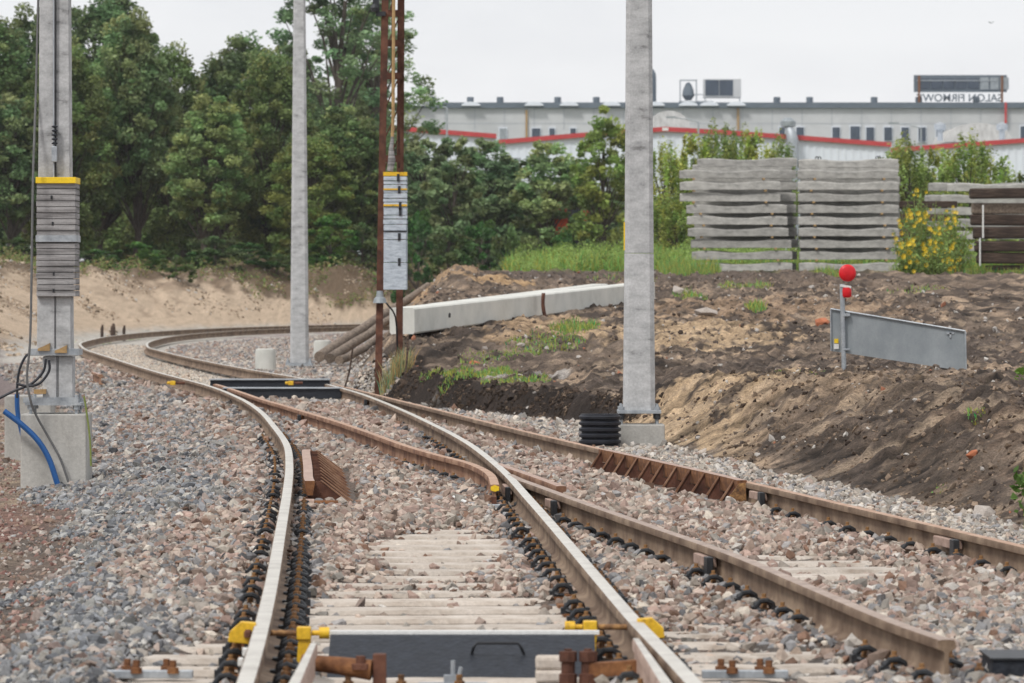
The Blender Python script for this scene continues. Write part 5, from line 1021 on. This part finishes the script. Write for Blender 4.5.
# silver duct
dt = thing('exhaust_duct', (W(790, 398), 398.6, 0), 'silver exhaust duct with a bluish cap rising over the white hall', 'duct'); sc = F / 398
mb = MB(); mb.tube([(1 / sc * 3, 0, 5), (.25, 0, ZZ(140, 398)), (.1, 0, ZZ(132, 398)), (-.1, .5, ZZ(126, 398))], [.5, .5, .42, .3], 12); mb.build('pipe', MT['galv'], dt, smooth=True)
mb = MB(); mb.lathe((-.1, .5, ZZ(127, 398)), [(.25, 0), (.65, .1), (.65, .5), (.3, .8)], 14); mb.build('cap', MT['board_grey'], dt)
Yb_ = 500.0
gh = thing('long_grey_hall', (W(750, Yb_), Yb_, 0), 'long grey flat roofed hall behind the white one with a dark roof edge', 'building'); ox = gh.location.x
xa, xb = W(396, Yb_) - ox, W(1300, Yb_) - ox
mb = MB(); mb.box(((xa + xb) / 2, 30, (ZZ(108, Yb_) + 1) / 2), (xb - xa, 60, ZZ(108, Yb_) - 1)); x = xa + 2
while x < xb - 1: mb.box((x, .01, ZZ(119, Yb_)), (.07, .06, 2.2), m=1); x += 3.1
mb.box(((xa + xb) / 2, .01, ZZ(123.5, Yb_)), (xb - xa - .2, .05, .06), m=1)
mb.build('wall', [MT['hall_grey'], MT['galv']], gh)
MB().box(((xa + xb) / 2, 30, ZZ(105.3, Yb_)), (xb - xa + .6, 60.8, 5.6 / 9.6)).build('roof_edge', MT['dark_fascia'], gh)
for k in range(46):
    x = xa + (xb - xa) * (k + .5) / 46

for px in (421, 471, 534, 569, 611, 655, 688, 709, 736):
    pts = [(W(px, Yb_) - ox + 1.0 * math.cos(PI * i / 8), ZZ(106, Yb_) + .42 * math.sin(PI * i / 8)) for i in range(9)]
    MB().prism(pts, (0, -.9, 0), (1, 0, 0), (0, 0, 1), (0, .6, 0)).build('roof_dome', MT['hall_white'], gh)
for px in (432, 470, 500, 558, 597, 779, 812, 877, 922, 980):
    mb = MB(); x = W(px, Yb_) - ox; mb.lathe((x, 4, ZZ(102.6, Yb_)), [(.36, 0), (.36, .7), (.3, .75)], 8); mb.build('roof_vent', MT['dark_fascia'], gh)
for px, w_, top, bot, mt in ((503, 7.5, 128, 140, 'board_grey'), (536, 9, 128, 140, 'glass_dark'), (552, 6, 128, 140, 'glass_dark'), (573, 6, 128, 140, 'glass_dark'), (782, 6, 127, 140, 'glass_dark'), (800, 8, 127, 141, 'glass_dark'), (836, 8, 127, 141, 'glass_dark'), (855, 10, 126, 141, 'glass_dark'), (870, 8.5, 127, 141, 'glass_dark'), (888, 8.5, 127, 141, 'glass_dark'), (905, 8, 127, 142, 'glass_dark'), (922, 8, 127, 142, 'glass_dark'), (940, 8.5, 127, 142, 'glass_dark'), (1024, 8, 126, 141, 'glass_dark'), (1050, 8, 126, 141, 'glass_dark')):
    f_ = MB().box((W(px, Yb_) - ox, -.08, ZZ((top + bot) / 2, Yb_)), (w_ / 9.6 + .1, .16, (bot - top) / 9.6 + .1)).build('window', MT['hall_white'], gh)
    MB().box((W(px, Yb_) - ox, -.17, ZZ((top + bot) / 2, Yb_)), (w_ / 9.6 - .06, .1, (bot - top) / 9.6 - .06)).build('pane', MT[mt], f_)
for px, a, b in ((526.5, 110, 140), (738, 108, 130)): MB().box((W(px, Yb_) - ox, -.15, ZZ((a + b) / 2, Yb_)), (.22, .2, (b - a) / 9.6)).build('downpipe', MT['pale_wood'], gh)
# rooftop machinery
ac = thing('rooftop_fan', (W(688.5, 502), 502, ZZ(103, 502)), 'rooftop fan inside a square open frame', 'roof fan')
mb = MB(); h_ = 2.4; w_ = 1.7
for sx in (-1, 1):
    for sy in (0, 1): mb.box((sx * w_ / 2, sy * 1.2, h_ / 2), (.09, .09, h_))
for zz in (.1, h_): mb.box((0, 0, zz), (w_ + .1, .09, .09)); mb.box((0, 1.2, zz), (w_ + .1, .09, .09))
mb.build('frame', MT['galv'], ac)
mb = MB(); mb.lathe((0, .6, .3), [(.3, 0), (.65, .5), (.55, 1.1), (.3, 1.7), (.1, 1.9)], 12); mb.build('fan_body', MT['dark_fascia'], ac, smooth=True)
mb = MB(); mb.rod((-1, .2, .15), (2.6, .2, .15), .1, n=6); mb.rod((.6, .2, .9), (1.6, .2, .9), .06, n=6); mb.build('pipework', MT['galv'], ac)
ac = thing('rooftop_louvre_unit', (W(722.5, 502), 502, ZZ(103, 502)), 'pale rooftop unit with two dark louvre panels', 'roof unit')
MB().box((0, 1, 1.55), (3.9, 2, 1.95)).build('casing', MT['hall_grey'], ac, bevel=.03)
for dx in (-1.1, .38): MB().box((dx, -.03, 1.6), (1.4, .1, 1.62)).build('louvre', MT['glass_dark'], ac)
for sx in (-1.8, 1.8): MB().box((sx, .1, .3), (.12, .12, .7)).build('leg', MT['galv'], ac)
ct = thing('green_tower', (W(651, 505), 505, ZZ(103, 505)), 'dark green domed stack peeping out beside the thick mast', 'chimney')
MB().lathe((0, 0, 0), [(.55, 0), (.55, 2.6), (.5, 3.1), (.3, 3.5), (.05, 3.65)], 16).build('shell', MT['dark_fascia'], ct, smooth=True)
# billboard with mirrored lettering (sign seen from behind)
bb = thing('rooftop_sign', (W(960.5, 503), 503, ZZ(103, 503)), 'rooftop shop sign seen from behind, glazed panels above mirrored letters', 'sign'); sc = F / 503
MB().box((0, .25, (103 - 83.5) / sc), (93 / sc, .3, 17 / sc)).build('panel_frame', MT['dark_fascia'], bb)
for i in range(5): MB().box((-36 / sc + i * 12.2 / sc, .06, (103 - 83.5) / sc), (11 / sc, .1, 10 / sc)).build('dark_pane', MT['glass_dark'], bb)
for i in range(3): MB().box((24 / sc + i * 10 / sc, .06, (103 - 83.5) / sc), (8.6 / sc, .1, 12 / sc)).build('grey_pane', MT['board_grey'], bb)
MB().box((-4 / sc, 0, (103 - 80.5) / sc), (80 / sc, .1, .1)).build('rail_bar', MT['galv'], bb)
for px in (-41.5, 41.5): MB().box((px / sc, -.06, (103 - 89.5) / sc), (.22, .2, 2.9)).build('post', MT['rust'], bb)
MB().box((41.8 / sc, -3.4, (103 - 114) / sc), (.22, .2, 2.2)).build('drain_pipe', MT['red_trim'], bb)
cu = bpy.data.curves.new('letters', 'FONT'); cu.body = 'SALON FIRMOWY'; cu.size = 1.22; cu.extrude = .05; cu.offset = .02; cu.align_x = 'CENTER'; cu.space_character = 1.0
to = bpy.data.objects.new('letters_tmp', cu); COL.objects.link(to); bpy.context.view_layer.update()
me = bpy.data.meshes.new_from_object(to.evaluated_get(bpy.context.evaluated_depsgraph_get())); wdt = max(v.co.x for v in me.vertices) - min(v.co.x for v in me.vertices)
bpy.data.objects.remove(to); lo = bpy.data.objects.new('lettering', me); me.materials.clear(); me.materials.append(MT['dark_fascia']); link(lo, bb); k = (86 / sc) / wdt; lo.scale = (k, 1.0 * .9, 1); lo.rotation_euler = (PI / 2, 0, PI); lo.location = (-1 / sc, .1, (103 - 101.3) / sc)
# lamp posts, far
for px, top, Yl, lab in ((447, 108, 380, 'thin street lamp standing before the left of the halls'), (698.5, 122, 385, 'thin street lamp before the white hall right of the thick mast'), (921, 128, 385, 'thin street lamp below the rooftop sign')):
    t = thing('street_lamp', (W(px, Yl), Yl, 1), lab, 'street lamp', 'far street lamps'); h_ = ZZ(top, Yl) - 1
    MB().rod((0, 0, 0), (0, 0, h_), .1, .07, 8).build('pole', MT['galv'], t); MB().tube([(0, 0, h_), (-.8, 0, h_ + .2), (-1.9, 0, h_ + .35)], .05, 6).build('arm', MT['galv'], t); MB().box((-2.2, 0, h_ + .38), (.8, .3, .14)).build('lamp_head', MT['board_grey'], t)
bd = thing('bird', (W(991, 260), 260, ZZ(23, 260)), 'tiny dark bird flying high at the upper right', 'bird')
MB().add([(-.1, 0, .02), (0, -.12, 0), (.12, 0, .03), (0, .12, 0), (0, 0, -.03), (-.16, .02, .1), (.18, .02, .1)], [(0, 1, 4), (1, 2, 4), (2, 3, 4), (3, 0, 4), (0, 5, 1), (0, 3, 5), (2, 1, 6), (2, 6, 3), (0, 1, 3), (1, 2, 3)]).build('body', MT['black'], bd)
# orange machine behind the shrubs
Yo = 198; t = thing('orange_machine', (W(572, Yo), Yo, 1.6), 'orange site machine half hidden behind the small trees', 'machine'); sc = F / Yo
b0 = 1.6
MB().box(((561 - 572) / sc, 0, ZZ(222, Yo) - b0), (13 / sc, 2, 26 / sc)).build('body', MT['orange'], t, bevel=.08)
MB().box(((586 - 572) / sc, 0, ZZ(216, Yo) - b0), (8 / sc, 2, 10 / sc)).build('arm_housing', MT['orange'], t, bevel=.06)
MB().box(((573 - 572) / sc, .2, ZZ(215, Yo) - b0), (16 / sc, 1.4, 10 / sc)).build('cab_window', MT['glass_dark'], t)
for dx in (-9, 9): o = MB().lathe((0, 0, -.15), [(.5, 0), (.5, .3)], 18).build('wheel', MT['rubber'], t); o.rotation_euler = (PI / 2, 0, 0); o.location = (dx / sc, -.8, ZZ(240, Yo) - b0 - .2)
MB().box((0, 0, ZZ(236, Yo) - b0), (34 / sc, 1.6, 8 / sc)).build('chassis', MT['orange'], t, bevel=.05)

# ------------------------------------------------------------------ sky, sun, camera
wd = bpy.data.worlds.new('World'); SC.world = wd; wd.use_nodes = True; nt = wd.node_tree; bg = nt.nodes['Background']
sky = nt.nodes.new('ShaderNodeTexSky'); sky.sky_type = 'NISHITA'; sky.sun_disc = False; sky.sun_elevation = math.radians(52); sky.sun_rotation = math.radians(215); sky.dust_density = 4
bg.inputs['Strength'].default_value = .06; nt.links.new(sky.outputs[0], bg.inputs[0])
bg2 = nt.nodes.new('ShaderNodeBackground'); tc = nt.nodes.new('ShaderNodeTexCoord'); sp = nt.nodes.new('ShaderNodeSeparateXYZ'); nt.links.new(tc.outputs['Generated'], sp.inputs[0])
cl = ramp(nt, [(0, (.80, .80, .80)), (.025, (.78, .78, .783)), (.065, (.67, .68, .70)), (.15, (.64, .65, .67)), (.5, (.72, .73, .75)), (1, (.8, .8, .8))], sp.outputs[2])
nz = noise(nt, 9, 6, .55, (1, 1, 3), 'Generated'); cl = mixc(nt, cl, ramp(nt, [(.35, (.9, .905, .92)), (.65, (1.04, 1.04, 1.035))], nz), 1, 'MULTIPLY')
nt.links.new(cl, bg2.inputs[0]); bg2.inputs[1].default_value = 1.0
ad = nt.nodes.new('ShaderNodeMixShader'); ad.inputs[0].default_value = .9; nt.links.new(bg.outputs[0], ad.inputs[1]); nt.links.new(bg2.outputs[0], ad.inputs[2]); nt.links.new(ad.outputs[0], nt.nodes['World Output'].inputs[0])
su = bpy.data.lights.new('sun', 'SUN'); su.energy = 1.5; su.angle = math.radians(10); su.color = (1, .965, .92); so = bpy.data.objects.new('sun', su); COL.objects.link(so)
az = math.radians(215); el = math.radians(52); dv = Vector((math.sin(az) * math.cos(el), math.cos(az) * math.cos(el), math.sin(el))); so.rotation_euler = dv.to_track_quat('Z', 'Y').to_euler(); so.location = (-20, -20, 30)
cam = bpy.data.cameras.new('camera'); co = bpy.data.objects.new('camera', cam); COL.objects.link(co); co.location = (0, 0, CH); co.rotation_euler = (PI / 2, 0, 0)
cam.sensor_width = 36; cam.lens = F / 1024 * 36; cam.shift_y = -(341.5 - YH) / 1024; cam.clip_start = .5; cam.clip_end = 5000
cam.dof.use_dof = True; cam.dof.focus_distance = 36; cam.dof.aperture_fstop = 9
SC.camera = co
hz_m = bpy.data.materials.new('haze'); hz_m.use_nodes = True; hn = hz_m.node_tree; hn.nodes.remove(hn.nodes['Principled BSDF']); pv = hn.nodes.new('ShaderNodeVolumePrincipled'); pv.inputs['Color'].default_value = (.93, .95, 1, 1); pv.inputs['Density'].default_value = HAZE; pv.inputs['Anisotropy'].default_value = .3
hn.links.new(pv.outputs[0], hn.nodes['Material Output'].inputs['Volume'])
hb_ = MB().box((0, 600, 24), (1290, 1330, 56)).build('haze', hz_m); tag(hb_, 'thin pale overcast haze over the whole site', None, None, 'stuff')
SC.render.engine = 'CYCLES'; SC.cycles.use_denoising = True; SC.cycles.max_bounces = 5; SC.cycles.transparent_max_bounces = 4
SC.view_settings.view_transform = 'Standard'; SC.view_settings.look = 'None'; SC.view_settings.exposure = 0.5; SC.view_settings.gamma = 1
